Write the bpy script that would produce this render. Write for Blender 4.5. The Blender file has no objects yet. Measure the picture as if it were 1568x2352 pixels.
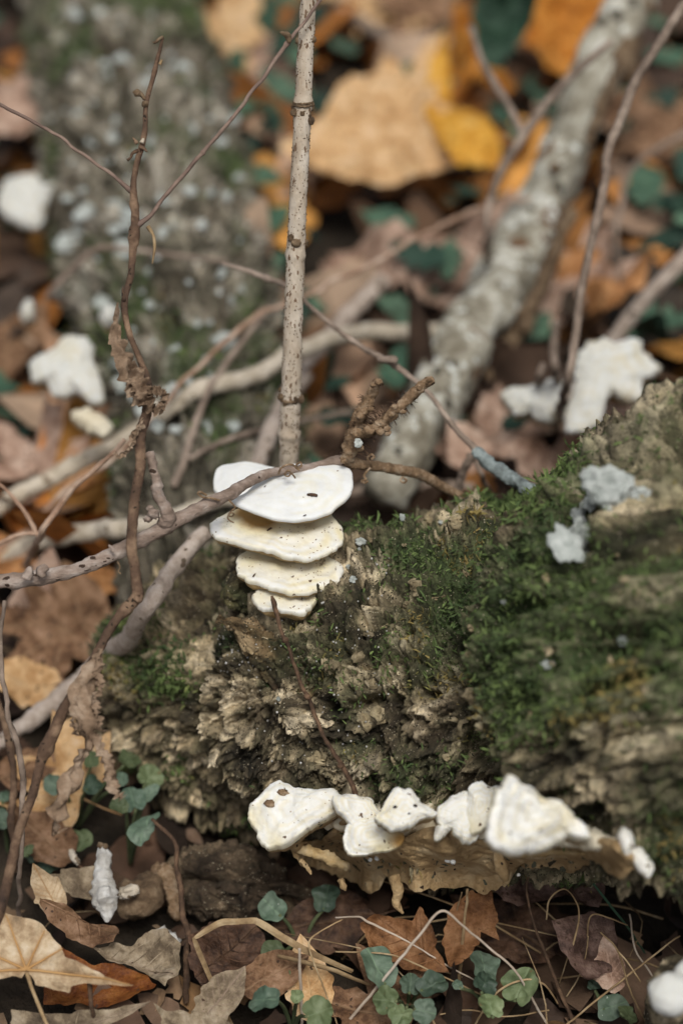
import bpy, math, random
import numpy as np
from mathutils import Vector
from mathutils.bvhtree import BVHTree

random.seed(7)
rng = np.random.default_rng(7)
sc = bpy.context.scene
R = math.radians

# ------------------------------------------------------------------ camera, sky, sun, exposure
CAM_H, PITCH, LENS = 0.70, 38.0, 85.0
cam = bpy.data.cameras.new("camera")
cam.sensor_fit = 'VERTICAL'; cam.sensor_height = 36.0; cam.sensor_width = 24.0
cam.lens = LENS; cam.clip_start = 0.02; cam.clip_end = 400.0
cam.dof.use_dof = True; cam.dof.focus_distance = 0.885; cam.dof.aperture_fstop = 5.0
camo = bpy.data.objects.new("camera", cam)
camo.location = (0, 0, CAM_H); camo.rotation_euler = (R(90 - PITCH), 0, 0)
sc.collection.objects.link(camo); sc.camera = camo

SUN_EL, SUN_AZ = 62.0, 172.0          # azimuth from +Y (away from the camera) towards +X (right)
world = bpy.data.worlds.new("World"); sc.world = world; world.use_nodes = True
wn = world.node_tree; wn.nodes.clear()
sky = wn.nodes.new("ShaderNodeTexSky"); sky.sky_type = 'NISHITA'; sky.sun_disc = False
sky.sun_elevation = R(SUN_EL); sky.sun_rotation = R(SUN_AZ); sky.air_density = 1.0; sky.dust_density = 4.0
hs = wn.nodes.new("ShaderNodeHueSaturation"); hs.inputs['Saturation'].default_value = 0.42   # cloud cover greys the blue
bg = wn.nodes.new("ShaderNodeBackground"); bg.inputs['Strength'].default_value = 0.085
wo = wn.nodes.new("ShaderNodeOutputWorld")
wn.links.new(sky.outputs[0], hs.inputs['Color']); wn.links.new(hs.outputs[0], bg.inputs['Color'])
wn.links.new(bg.outputs[0], wo.inputs['Surface'])
sun = bpy.data.lights.new("sun", 'SUN'); sun.energy = 1.75; sun.angle = R(17); sun.color = (1.0, 0.98, 0.94)
suno = bpy.data.objects.new("sun", sun)
sd = Vector((math.sin(R(SUN_AZ)) * math.cos(R(SUN_EL)), math.cos(R(SUN_AZ)) * math.cos(R(SUN_EL)), math.sin(R(SUN_EL))))
suno.rotation_euler = sd.to_track_quat('Z', 'Y').to_euler(); suno.location = sd * 5
sc.collection.objects.link(suno)
sc.view_settings.view_transform = 'Standard'; sc.view_settings.look = 'None'
sc.view_settings.gamma = 1.0; sc.view_settings.exposure = 0.40
sc.view_settings.use_curve_mapping = False
sc.cycles.use_denoising = True
sc.cycles.max_bounces = 5; sc.cycles.diffuse_bounces = 3; sc.cycles.transmission_bounces = 2
sc.cycles.use_adaptive_sampling = True; sc.cycles.adaptive_threshold = 0.008

# ------------------------------------------------------------------ pixel -> place (photo read at 1568 x 2352)
K = 36.0 / LENS / 2352.0
cp, sp_ = math.cos(R(PITCH)), math.sin(R(PITCH))
FW, UP, RT = np.array([0, cp, -sp_]), np.array([0, sp_, cp]), np.array([1.0, 0, 0])
CAM = np.array([0, 0, CAM_H])
def ray(x, y): return FW + (x - 784) * K * RT - (y - 1176) * K * UP
def P(x, y, d): return CAM + d * ray(x, y)
def g(x, y, z=0.0):                       # depth at which the ray meets height z
    r = ray(x, y); return (z - CAM_H) / r[2]
def G(x, y, z=0.0): return P(x, y, g(x, y, z))
def to_px(V):
    q = V - CAM; d = q @ FW
    return 784 + (q @ RT) / d / K, 1176 - (q @ UP) / d / K
def MPP(d): return K * d                  # metres per photo pixel at a depth

# ------------------------------------------------------------------ noise in numpy
def _h(ix, iy, iz, k=0):
    n = (ix.astype(np.int64) * 374761393 + iy.astype(np.int64) * 668265263 + iz.astype(np.int64) * 2147483647 + k * 974634777) & 0xffffffff
    n = ((n ^ (n >> 13)) * 1274126177) & 0xffffffff
    n = ((n ^ (n >> 16)) * 2246822519) & 0xffffffff
    return ((n ^ (n >> 15)) & 0xffff) / 65535.0
def vnoise(p):
    i = np.floor(p); f = p - i; u = f * f * f * (f * (f * 6 - 15) + 10)
    o = 0
    for dx in (0, 1):
        for dy in (0, 1):
            for dz in (0, 1):
                w = (u[:, 0] if dx else 1 - u[:, 0]) * (u[:, 1] if dy else 1 - u[:, 1]) * (u[:, 2] if dz else 1 - u[:, 2])
                o = o + w * _h(i[:, 0] + dx, i[:, 1] + dy, i[:, 2] + dz)
    return o * 2 - 1
def fbm(p, oct=4, gain=.5):
    s, a, t = 0, 1.0, 0
    for k in range(oct):
        s = s + a * vnoise(p * (2.03 ** k) + 17.3 * k); t += a; a *= gain
    return s / t
def worley(p):
    i = np.floor(p); F1 = np.full(len(p), 9.0); F2 = F1.copy(); idr = np.zeros(len(p))
    for dx in (-1, 0, 1):
        for dy in (-1, 0, 1):
            for dz in (-1, 0, 1):
                c = i + np.array([dx, dy, dz])
                q = c + np.stack([_h(c[:, 0], c[:, 1], c[:, 2], k) for k in (1, 2, 3)], 1)
                d = np.sqrt(((q - p) ** 2).sum(1)); hh = _h(c[:, 0], c[:, 1], c[:, 2], 4)
                m = d < F1
                F2 = np.where(m, F1, np.minimum(F2, d)); idr = np.where(m, hh, idr); F1 = np.where(m, d, F1)
    return F1, F2, idr
def smooth(a, b, x):
    t = np.clip((x - a) / (b - a), 0, 1); return t * t * (3 - 2 * t)

# ------------------------------------------------------------------ mesh helpers
def mesh(V, F, attrs=None, smoothed=True, mats=None):
    V = np.asarray(V, np.float32); me = bpy.data.meshes.new("m")
    groups = F if isinstance(F, list) else [F]
    groups = [np.asarray(f, np.int32) for f in groups if len(f)]
    nl = sum(f.size for f in groups); nf = sum(len(f) for f in groups)
    me.vertices.add(len(V)); me.vertices.foreach_set("co", V.ravel())
    me.loops.add(nl); me.loops.foreach_set("vertex_index", np.concatenate([f.ravel() for f in groups]))
    me.polygons.add(nf)
    sizes = np.concatenate([np.full(len(f), f.shape[1], np.int32) for f in groups])
    me.polygons.foreach_set("loop_start", np.concatenate([[0], np.cumsum(sizes)[:-1]]).astype(np.int32))
    me.polygons.foreach_set("use_smooth", np.full(nf, smoothed))
    me.update(calc_edges=True)
    for nme, val in (attrs or {}).items():
        val = np.asarray(val, np.float32)
        if val.ndim == 1:
            a = me.attributes.new(nme, 'FLOAT', 'POINT'); a.data.foreach_set("value", val)
        else:
            if val.shape[1] == 3: val = np.concatenate([val, np.ones((len(val), 1), np.float32)], 1)
            a = me.attributes.new(nme, 'FLOAT_COLOR', 'POINT'); a.data.foreach_set("color", val.ravel())
    return me
def thing(name, label, cat, base, group=None):
    o = bpy.data.objects.new(name, None); o.location = tuple(base); o.empty_display_size = .01
    sc.collection.objects.link(o); o["label"] = label; o["category"] = cat
    if group: o["group"] = group
    return o
def org(o):
    p = np.array(o.location)
    while o.parent: o = o.parent; p = p + np.array(o.location)
    return p
def part(name, VF, mat, parent=None, attrs=None, smoothed=True, label=None, kind=None):
    V, F = VF[0], VF[1]
    if len(VF) > 2 and attrs is None: attrs = VF[2]
    off = org(parent) if parent else np.zeros(3)
    o = bpy.data.objects.new(name, mesh(np.asarray(V) - off, F, attrs, smoothed))
    sc.collection.objects.link(o); o.data.materials.append(mat)
    if parent: o.parent = parent
    if label: o["label"] = label
    if kind: o["kind"] = kind
    return o
def solo(name, VF, mat, label, cat, base, group=None, attrs=None):
    V, F = VF[0], VF[1]
    if len(VF) > 2 and attrs is None: attrs = VF[2]
    o = bpy.data.objects.new(name, mesh(np.asarray(V) - np.asarray(base), F, attrs)); o.location = tuple(base)
    sc.collection.objects.link(o); o.data.materials.append(mat); o["label"] = label; o["category"] = cat
    if group: o["group"] = group
    return o
def join(parts):
    Vs, Q, T, n = [], [], [], 0
    for VF in parts:
        Vs.append(VF[0])
        for f in (VF[1] if isinstance(VF[1], list) else [VF[1]]):
            f = np.asarray(f)
            if len(f): (Q if f.shape[1] == 4 else T).append(f + n)
        n += len(VF[0])
    return np.concatenate(Vs), [np.concatenate(x) for x in (Q, T) if x]

def spline(pts, n):                       # Catmull-Rom through rows of any width
    p = np.asarray(pts, float)
    if len(p) == 2: t = np.linspace(0, 1, n)[:, None]; return p[0] * (1 - t) + p[1] * t
    p = np.vstack([2 * p[0] - p[1], p, 2 * p[-1] - p[-2]])
    seg = np.linspace(0, len(p) - 3 - 1e-6, n); i = seg.astype(int); t = (seg - i)[:, None]
    a, b, c, d = p[i], p[i + 1], p[i + 2], p[i + 3]
    return .5 * (2 * b + (c - a) * t + (2 * a - 5 * b + 4 * c - d) * t * t + (3 * b - a - 3 * c + d) * t ** 3)
def frames(C):
    T = np.gradient(C, axis=0); T /= np.linalg.norm(T, axis=1)[:, None] + 1e-12
    N = np.zeros_like(C); a = np.array([0, 0, 1.0]) if abs(T[0, 2]) < .8 else np.array([1.0, 0, 0])
    n = a - T[0] * (a @ T[0]); n /= np.linalg.norm(n)
    for k in range(len(C)):
        n = n - T[k] * (n @ T[k]); n /= np.linalg.norm(n) + 1e-12; N[k] = n
    return T, N, np.cross(T, N)
def grid_faces(nu, nv, wrap=True):
    i = np.arange(nu - 1)[:, None]; j = np.arange(nv if wrap else nv - 1)[None, :]; j2 = (j + 1) % nv
    return np.stack([i * nv + j, i * nv + j2, (i + 1) * nv + j2, (i + 1) * nv + j], -1).reshape(-1, 4)
def W(pts):                               # rows x, y, depth, radius in photo pixels -> world point, radius in metres
    return np.array([[*P(x, y, d), r * MPP(d)] for x, y, d, r in pts])
def tube(pts, n=40, sides=10, amp=.12, freq=1.0, flat=1.0, world=False, bulge=(), seed=0, kink=0.0, cap=True):
    w = np.asarray(pts, float) if world else W(pts)
    q = spline(w, n); C, r = q[:, :3], np.maximum(q[:, 3], 1e-5)
    L = np.concatenate([[0], np.cumsum(np.linalg.norm(np.diff(C, axis=0), axis=1))]); rm = r.mean()
    if kink:
        C = C + np.stack([vnoise(np.stack([L / rm * .12 + 9 * k + seed, 0 * L, 0 * L], 1)) for k in range(3)], 1) * rm * kink
    T, N, B = frames(C)
    t = L / L[-1]
    for (bt, gain, wd) in bulge: r = r * (1 + gain * np.exp(-((t - bt) / wd) ** 2))
    th = np.linspace(0, 2 * np.pi, sides, endpoint=False)
    cs, sn = np.cos(th), np.sin(th)
    nz = fbm(np.stack([np.repeat(L, sides) / rm * .5 * freq + seed * 3.1, np.tile(cs, n) * freq + seed, np.tile(sn, n) * freq], 1), 3).reshape(n, sides)
    rr = r[:, None] * (1 + amp * nz * 2)
    V = C[:, None] + N[:, None] * (rr * cs)[..., None] + B[:, None] * (rr * sn * flat)[..., None]
    V = V.reshape(-1, 3); F = grid_faces(n, sides)
    if not cap: return V, F
    tip = np.array([C[0] - T[0] * r[0] * .3, C[-1] + T[-1] * r[-1] * .3])
    k = len(V); j = np.arange(sides); j2 = (j + 1) % sides
    F2 = np.concatenate([np.stack([j2, j, 0 * j + k], 1), np.stack([(n - 1) * sides + j, (n - 1) * sides + j2, 0 * j + k + 1], 1)])
    return np.vstack([V, tip]), [F, F2]
def blob(c, rx, ry=None, rz=None, amp=.25, freq=2.0, seed=0, nu=10, nv=14):
    ry = ry or rx; rz = rz or rx
    u = np.linspace(0, np.pi, nu); v = np.linspace(0, 2 * np.pi, nv, endpoint=False)
    d = np.stack([np.outer(np.sin(u), np.cos(v)), np.outer(np.sin(u), np.sin(v)), np.outer(np.cos(u), np.ones(nv))], -1).reshape(-1, 3)
    d = d * (1 + amp * fbm(d * freq + seed * 5.7, 3))[:, None]
    return np.asarray(c) + d * np.array([rx, ry, rz]), grid_faces(nu, nv)

# ------------------------------------------------------------------ materials
def M(name, cols, scale=60, detail=6, rough=.85, bump=.3, bscale=None, bdist=.002, stretch=(1, 1, 1), attr=None, specks=(), spec=.25,
      rnd=0.0, stain=None, vein=None, trans=0.0, sss=0.0, nrough=.62):
    m = bpy.data.materials.new(name); m.use_nodes = True; nt = m.node_tree; N = nt.nodes; L = nt.links
    N.clear(); out = N.new("ShaderNodeOutputMaterial"); b = N.new("ShaderNodeBsdfPrincipled")
    L.new(b.outputs[0], out.inputs['Surface'])
    b.inputs['Roughness'].default_value = rough; b.inputs['Specular IOR Level'].default_value = spec
    tc = N.new("ShaderNodeTexCoord"); mp = N.new("ShaderNodeMapping"); mp.inputs['Scale'].default_value = stretch
    L.new(tc.outputs['Object'], mp.inputs['Vector'])
    if rnd:
        oi = N.new("ShaderNodeObjectInfo"); va = N.new("ShaderNodeVectorMath"); va.operation = 'ADD'
        L.new(mp.outputs[0], va.inputs[0]); L.new(oi.outputs['Random'], va.inputs[1]); co = va.outputs[0]
    else: co = mp.outputs[0]
    nz = N.new("ShaderNodeTexNoise"); nz.inputs['Scale'].default_value = scale; nz.inputs['Detail'].default_value = detail
    nz.inputs['Roughness'].default_value = nrough; L.new(co, nz.inputs['Vector'])
    cr = N.new("ShaderNodeValToRGB"); e = cr.color_ramp.elements
    while len(e) > 1: e.remove(e[0])
    for k, (p, c) in enumerate(cols):
        el = e[0] if k == 0 else e.new(p)
        el.position = p; el.color = (*c, 1)
    L.new(nz.outputs['Fac'], cr.inputs['Fac']); col = cr.outputs['Color']
    def mix(fac, a, bb, mode='MIX', f=None):
        x = N.new("ShaderNodeMix"); x.data_type = 'RGBA'; x.blend_type = mode
        if fac is not None: L.new(fac, x.inputs[0])
        else: x.inputs[0].default_value = f
        for s, v in ((x.inputs[6], a), (x.inputs[7], bb)):
            if isinstance(v, tuple): s.default_value = (*v, 1)
            else: L.new(v, s)
        return x.outputs[2]
    if attr:
        at = N.new("ShaderNodeAttribute"); at.attribute_name = attr
        mr = N.new("ShaderNodeMapRange"); mr.inputs['From Min'].default_value = .25; mr.inputs['From Max'].default_value = .75
        mr.inputs['To Min'].default_value = .30; mr.inputs['To Max'].default_value = 1.70
        L.new(nz.outputs['Fac'], mr.inputs['Value'])
        vs = N.new("ShaderNodeVectorMath"); vs.operation = 'SCALE'
        L.new(at.outputs['Color'], vs.inputs[0]); L.new(mr.outputs[0], vs.inputs['Scale']); col = vs.outputs[0]
    if stain:
        at = N.new("ShaderNodeAttribute"); at.attribute_name = 'stain'
        n2 = N.new("ShaderNodeTexNoise"); n2.inputs['Scale'].default_value = 140; n2.inputs['Detail'].default_value = 5; L.new(co, n2.inputs['Vector'])
        ma = N.new("ShaderNodeMath"); ma.operation = 'MULTIPLY_ADD'; L.new(n2.outputs['Fac'], ma.inputs[0]); ma.inputs[1].default_value = .5
        ad = N.new("ShaderNodeMath"); ad.operation = 'SUBTRACT'; L.new(at.outputs['Fac'], ad.inputs[0]); ad.inputs[1].default_value = .25
        L.new(ad.outputs[0], ma.inputs[2])
        rp = N.new("ShaderNodeValToRGB"); e = rp.color_ramp.elements
        e[0].position = .08; e[0].color = (1, 1, 1, 1); e[1].position = .95; e[1].color = (*stain[1], 1)
        el = e.new(.5); el.color = (*stain[0], 1)
        L.new(ma.outputs[0], rp.inputs['Fac']); col = mix(None, col, rp.outputs['Color'], 'MULTIPLY', 1.0)
    if vein:
        at = N.new("ShaderNodeAttribute"); at.attribute_name = 'vein'; col = mix(at.outputs['Fac'], col, vein)
    for (vs_, thr, c, dens) in specks:
        vo = N.new("ShaderNodeTexVoronoi"); vo.inputs['Scale'].default_value = vs_
        n3 = N.new("ShaderNodeTexNoise"); n3.inputs['Scale'].default_value = vs_ * 1.3; L.new(co, n3.inputs['Vector'])
        vm = N.new("ShaderNodeVectorMath"); vm.operation = 'MULTIPLY_ADD'; L.new(n3.outputs['Color'], vm.inputs[0])
        vm.inputs[1].default_value = (.9 / vs_,) * 3; L.new(co, vm.inputs[2]); L.new(vm.outputs[0], vo.inputs['Vector'])
        lt = N.new("ShaderNodeMath"); lt.operation = 'LESS_THAN'; L.new(vo.outputs['Distance'], lt.inputs[0]); lt.inputs[1].default_value = thr
        sx = N.new("ShaderNodeSeparateColor"); L.new(vo.outputs['Color'], sx.inputs[0])
        l2 = N.new("ShaderNodeMath"); l2.operation = 'LESS_THAN'; L.new(sx.outputs[0], l2.inputs[0]); l2.inputs[1].default_value = dens
        n4 = N.new("ShaderNodeTexNoise"); n4.inputs['Scale'].default_value = vs_ * .14; n4.inputs['Detail'].default_value = 3; L.new(co, n4.inputs['Vector'])
        m4 = N.new("ShaderNodeMapRange"); m4.inputs['From Min'].default_value = .42; m4.inputs['From Max'].default_value = .62; m4.inputs['To Min'].default_value = .15 * dens; m4.inputs['To Max'].default_value = min(1, 2 * dens)
        L.new(n4.outputs['Fac'], m4.inputs['Value']); L.new(m4.outputs[0], l2.inputs[1])
        mu = N.new("ShaderNodeMath"); mu.operation = 'MULTIPLY'; L.new(lt.outputs[0], mu.inputs[0]); L.new(l2.outputs[0], mu.inputs[1])
        col = mix(mu.outputs[0], col, c)
    if rnd:
        hv = N.new("ShaderNodeHueSaturation"); mr = N.new("ShaderNodeMapRange")
        mr.inputs['To Min'].default_value = 1 - rnd; mr.inputs['To Max'].default_value = 1 + rnd
        L.new(oi.outputs['Random'], mr.inputs['Value']); L.new(mr.outputs[0], hv.inputs['Value']); L.new(col, hv.inputs['Color']); col = hv.outputs[0]
    L.new(col, b.inputs['Base Color'])
    if sss:
        b.inputs['Subsurface Weight'].default_value = sss; b.inputs['Subsurface Radius'].default_value = (1, .8, .5); b.inputs['Subsurface Scale'].default_value = .003
    if bump:
        bz = N.new("ShaderNodeTexNoise"); bz.inputs['Scale'].default_value = bscale or scale * 3; bz.inputs['Detail'].default_value = 5
        bz.inputs['Roughness'].default_value = .7; L.new(co, bz.inputs['Vector'])
        bu = N.new("ShaderNodeBump"); bu.inputs['Strength'].default_value = bump; bu.inputs['Distance'].default_value = bdist
        L.new(bz.outputs['Fac'], bu.inputs['Height']); L.new(bu.outputs[0], b.inputs['Normal'])
    if trans:
        tr = N.new("ShaderNodeBsdfTranslucent"); L.new(col, tr.inputs['Color']); ms = N.new("ShaderNodeMixShader"); ms.inputs[0].default_value = trans
        L.new(b.outputs[0], ms.inputs[1]); L.new(tr.outputs[0], ms.inputs[2]); L.new(ms.outputs[0], out.inputs['Surface'])
    return m
def ramp3(a, b, c): return [(.28, a), (.5, b), (.72, c)]
m_soil = M("soil", ramp3((.012, .009, .006), (.03, .022, .014), (.06, .043, .028)), 40, bump=1, bscale=120, bdist=.006)
m_bark = M("log_bark", ramp3((.1,) * 3, (.2,) * 3, (.3,) * 3), 260, attr='Col', bump=1.0, bscale=420, bdist=.0026, rough=.9, nrough=.75, specks=((950, .34, (.05, .042, .026), .5), (1200, .30, (.5, .43, .30), .12)))
m_moss = M("moss", ramp3((.1,) * 3, (.2,) * 3, (.3,) * 3), 200, attr='Col', bump=0, rough=.8, spec=.2, trans=.3)
m_cap = M("fungus_cap", ramp3((.62, .61, .565), (.71, .705, .665), (.76, .755, .72)), 120, bump=.35, bscale=500, bdist=.0012, rough=.75, spec=.2,
          stain=((.93, .84, .60), (.52, .30, .10)), specks=((330, .17, (.12, .075, .045), .20), (130, .09, (.05, .03, .02), .22), (720, .22, (.28, .20, .12), .22)), sss=.12)
m_cap_clean = M("fungus_cap_clean", ramp3((.62, .622, .595), (.685, .69, .668), (.735, .74, .72)), 90, bump=.15, bscale=400, bdist=.001, rough=.75, spec=.2,
          stain=((.96, .90, .72), (.62, .42, .18)), specks=((120, .10, (.06, .04, .03), .14), (400, .16, (.25, .19, .13), .05)), sss=.12)
m_cap_rough = M("fungus_cap_rough", ramp3((.66, .645, .59), (.73, .72, .67), (.77, .765, .73)), 120, bump=.45, bscale=420, bdist=.0018, rough=.85, spec=.15,
          stain=((.93, .84, .60), (.52, .30, .10)), specks=((330, .17, (.12, .075, .045), .12), (720, .2, (.28, .20, .12), .15)), sss=.2)
m_cap_dull = M("fungus_cap_dull", ramp3((.44, .435, .39), (.56, .56, .52), (.62, .62, .59)), 45, bump=.3, bscale=120, stain=((.9, .8, .6), (.5, .3, .12)), specks=((60, .2, (.35, .30, .22), .3),), sss=.2)
m_pore = M("pore_surface", ramp3((.30, .19, .08), (.46, .32, .15), (.60, .47, .28)), 150, bump=.8, bscale=900, bdist=.0012, rough=.9)
m_cream = M("cream_fungus", ramp3((.50, .42, .28), (.64, .57, .42), (.74, .69, .56)), 90, bump=.3)
m_crust = M("pore_crust", ramp3((.30, .19, .085), (.47, .32, .16), (.62, .48, .29)), 95, bump=1, bscale=420, bdist=.003, rough=.9,
            specks=((260, .2, (.05, .03, .02), .2), (200, .25, (.12, .12, .08), .2)))
m_shoot = M("pale_shoot_bark", ramp3((.34, .255, .175), (.50, .42, .325), (.64, .57, .48)), 130, stretch=(1, 1, .35), bump=.8, bscale=600, bdist=.0012,
            specks=((620, .30, (.16, .10, .06), .45), (300, .2, (.2, .13, .08), .2)))
m_node = M("dark_node_bark", ramp3((.05, .032, .02), (.16, .105, .06), (.33, .24, .15)), 220, bump=1, bscale=500)
m_vine = M("grey_vine_bark", ramp3((.12, .082, .058), (.28, .21, .165), (.48, .405, .35)), 190, bump=.9, bscale=500, stretch=(.5, 1, 1), specks=((380, .24, (.05, .03, .02), .4),))
m_spur = M("brown_spur_bark", ramp3((.09, .055, .032), (.28, .18, .10), (.52, .40, .28)), 260, bump=1, bscale=600, nrough=.75)
m_dry = M("dry_stem_bark", ramp3((.04, .026, .02), (.12, .072, .045), (.36, .24, .15)), 80, bump=.8, bscale=500, specks=((420, .24, (.03, .02, .012), .35),))
m_thin = M("thin_purple_twig", ramp3((.07, .045, .035), (.17, .115, .09), (.34, .25, .19)), 60, bump=.4)
m_twigd = M("dark_twig", ramp3((.03, .018, .012), (.085, .05, .03), (.2, .12, .07)), 200, bump=.6, bscale=600)
m_pale = M("pale_branch", ramp3((.34, .275, .195), (.50, .43, .33), (.60, .54, .45)), 90, bump=.8, bscale=220, nrough=.75, specks=((120, .28, (.20, .15, .10), .3), (300, .25, (.22, .17, .11), .3)))
m_beige = M("beige_stick", ramp3((.22, .165, .125), (.40, .325, .265), (.56, .485, .42)), 110, bump=.8, bscale=260, nrough=.75, specks=((130, .28, (.13, .095, .065), .3), (320, .25, (.16, .12, .08), .3)))
m_pink = M("grey_brown_twig", ramp3((.10, .073, .055), (.225, .17, .13), (.40, .32, .255)), 90, bump=.5)
m_red = M("reddish_twig", ramp3((.16, .085, .05), (.34, .22, .15), (.58, .46, .36)), 90, bump=.3)
m_lichenb = M("lichen_branch", [(.32, (.10, .08, .05)), (.45, (.24, .215, .16)), (.55, (.40, .375, .30)), (.68, (.62, .61, .54))], 75, bump=.9, bscale=150, bdist=.004, nrough=.7,
              specks=((45, .30, (.15, .09, .05), .3), (90, .28, (.07, .062, .045), .35), (150, .3, (.62, .63, .57), .3)))
m_lichen = M("pale_lichen", ramp3((.30, .33, .30), (.49, .52, .48), (.64, .66, .62)), 260, bump=1, bscale=500, rough=.95)
m_lichtwig = M("lichen_twig", ramp3((.05, .055, .05), (.24, .28, .27), (.46, .52, .50)), 160, bump=1, bscale=400)
def leafmat(n, a, b, c, vein, rough=.7, sc_=34, trans=.12, specks=((110, .13, (.06, .035, .02), .10), (330, .22, (.07, .04, .025), .25))):
    return M(n, [(.30, tuple(x * .55 for x in a)), (.42, a), (.52, b), (.66, c), (.8, tuple(min(1, x * 1.12) for x in c))], sc_ * 3.0, detail=9, nrough=.7, bump=.8, bscale=160, bdist=.003, rough=rough, rnd=.10, vein=vein, trans=trans, specks=specks)
m_l = dict(
    tan=leafmat("tan_leaf", (.46, .26, .11), (.62, .40, .20), (.68, .50, .32), (.55, .36, .18)),
    yellow=leafmat("yellow_leaf", (.50, .23, .025), (.66, .34, .045), (.70, .44, .13), (.60, .36, .10)),
    orange=leafmat("orange_leaf", (.36, .12, .012), (.56, .22, .03), (.64, .32, .08), (.5, .24, .06)),
    brown=leafmat("brown_leaf", (.10, .05, .025), (.21, .115, .06), (.34, .21, .13), (.26, .16, .09)),
    pink=leafmat("pinkish_leaf", (.26, .155, .105), (.42, .285, .21), (.55, .41, .32), (.45, .30, .22)),
    dark=leafmat("dark_leaf", (.035, .018, .011), (.085, .045, .027), (.16, .09, .055), (.12, .07, .04), rough=.55),
    rust=leafmat("rust_leaf", (.11, .03, .008), (.20, .065, .014), (.30, .12, .03), (.22, .09, .03), rough=.5),
    rustb=leafmat("rusty_brown_leaf", (.13, .055, .02), (.24, .11, .045), (.36, .19, .09), (.3, .16, .08), rough=.6),
    dark2=leafmat("purple_brown_leaf", (.07, .04, .03), (.15, .09, .07), (.24, .16, .125), (.2, .13, .1), rough=.55),
    amber=leafmat("amber_leaf", (.30, .13, .045), (.46, .22, .085), (.56, .32, .16), (.5, .28, .12)),
    grey=leafmat("grey_leaf", (.15, .11, .07), (.29, .225, .145), (.44, .36, .26), (.3, .22, .16)),
    straw=leafmat("straw_leaf", (.36, .25, .145), (.54, .41, .26), (.66, .55, .40), (.34, .19, .075), sc_=34, specks=((170, .22, (.16, .09, .05), .16), (60, .16, (.25, .15, .08), .22))),
    green=leafmat("green_leaf", (.04, .085, .055), (.07, .135, .085), (.12, .195, .125), (.11, .19, .11), rough=.55, specks=()),
    deep=leafmat("deep_green_leaf", (.014, .034, .020), (.024, .055, .032), (.04, .08, .048), (.05, .09, .05), rough=.5, specks=()),
)
m_seed = M("seedling_leaf", ramp3((.055, .088, .056), (.10, .142, .098), (.165, .21, .155)), 120, rough=.55, bump=.3, bscale=260, rnd=.30, vein=(.17, .25, .155), trans=.15, specks=((420, .16, (.45, .5, .42), .05),))
m_seeds = [m_seed, M("seedling_leaf_yellowish", ramp3((.075, .105, .045), (.125, .16, .075), (.19, .225, .12)), 120, rough=.5, bump=.3, bscale=260, rnd=.3, vein=(.19, .24, .13), trans=.15, specks=((300, .2, (.16, .13, .06), .15),)),
           M("seedling_leaf_dark", ramp3((.035, .062, .04), (.065, .10, .068), (.11, .15, .105)), 120, rough=.45, bump=.3, bscale=260, rnd=.3, vein=(.13, .19, .12), trans=.15)]
m_seedstem = M("seedling_stem", ramp3((.05, .075, .03), (.09, .11, .05), (.13, .14, .07)), 60, bump=.2)
m_straw = M("dry_straw", ramp3((.16, .10, .05), (.32, .22, .115), (.50, .385, .235)), 110, stretch=(1, 1, 1), bump=.4, bscale=300, rnd=.2)
m_greystraw = M("grey_straw", ramp3((.28, .22, .16), (.42, .34, .26), (.55, .48, .40)), 70, bump=.3, rnd=.1)
m_blade = M("green_blade", ramp3((.02, .05, .03), (.04, .085, .05), (.07, .12, .07)), 60, bump=.2)
m_litter = M("leaf_litter", ramp3((.1,) * 3, (.2,) * 3, (.3,) * 3), 40, attr='Col', bump=.5, bscale=130, rough=.7)
m_white = M("white_fragment", ramp3((.26, .235, .195), (.48, .46, .42), (.62, .61, .58)), 160, bump=.7, bscale=400)

# ------------------------------------------------------------------ ground
def ground_mesh():
    n = 220
    a = np.linspace(-1, 1, n); s = np.sign(a) * (np.abs(a) * 1.2 + 58.8 * np.abs(a) ** 9)
    X, Y = np.meshgrid(s, s + 1.0, indexing='ij'); p = np.stack([X.ravel(), Y.ravel(), np.zeros(n * n)], 1)
    z = fbm(p * 9, 3) * .010 + fbm(p * 60, 3) * .004 - .012 + np.clip(np.hypot(p[:, 0], p[:, 1] - 1) - 3, 0, 50) * .01 * fbm(p * .4 + 3, 2)
    p[:, 2] = z
    return p, grid_faces(n, n, False)
part("ground", ground_mesh(), m_soil, kind="structure")

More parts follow.
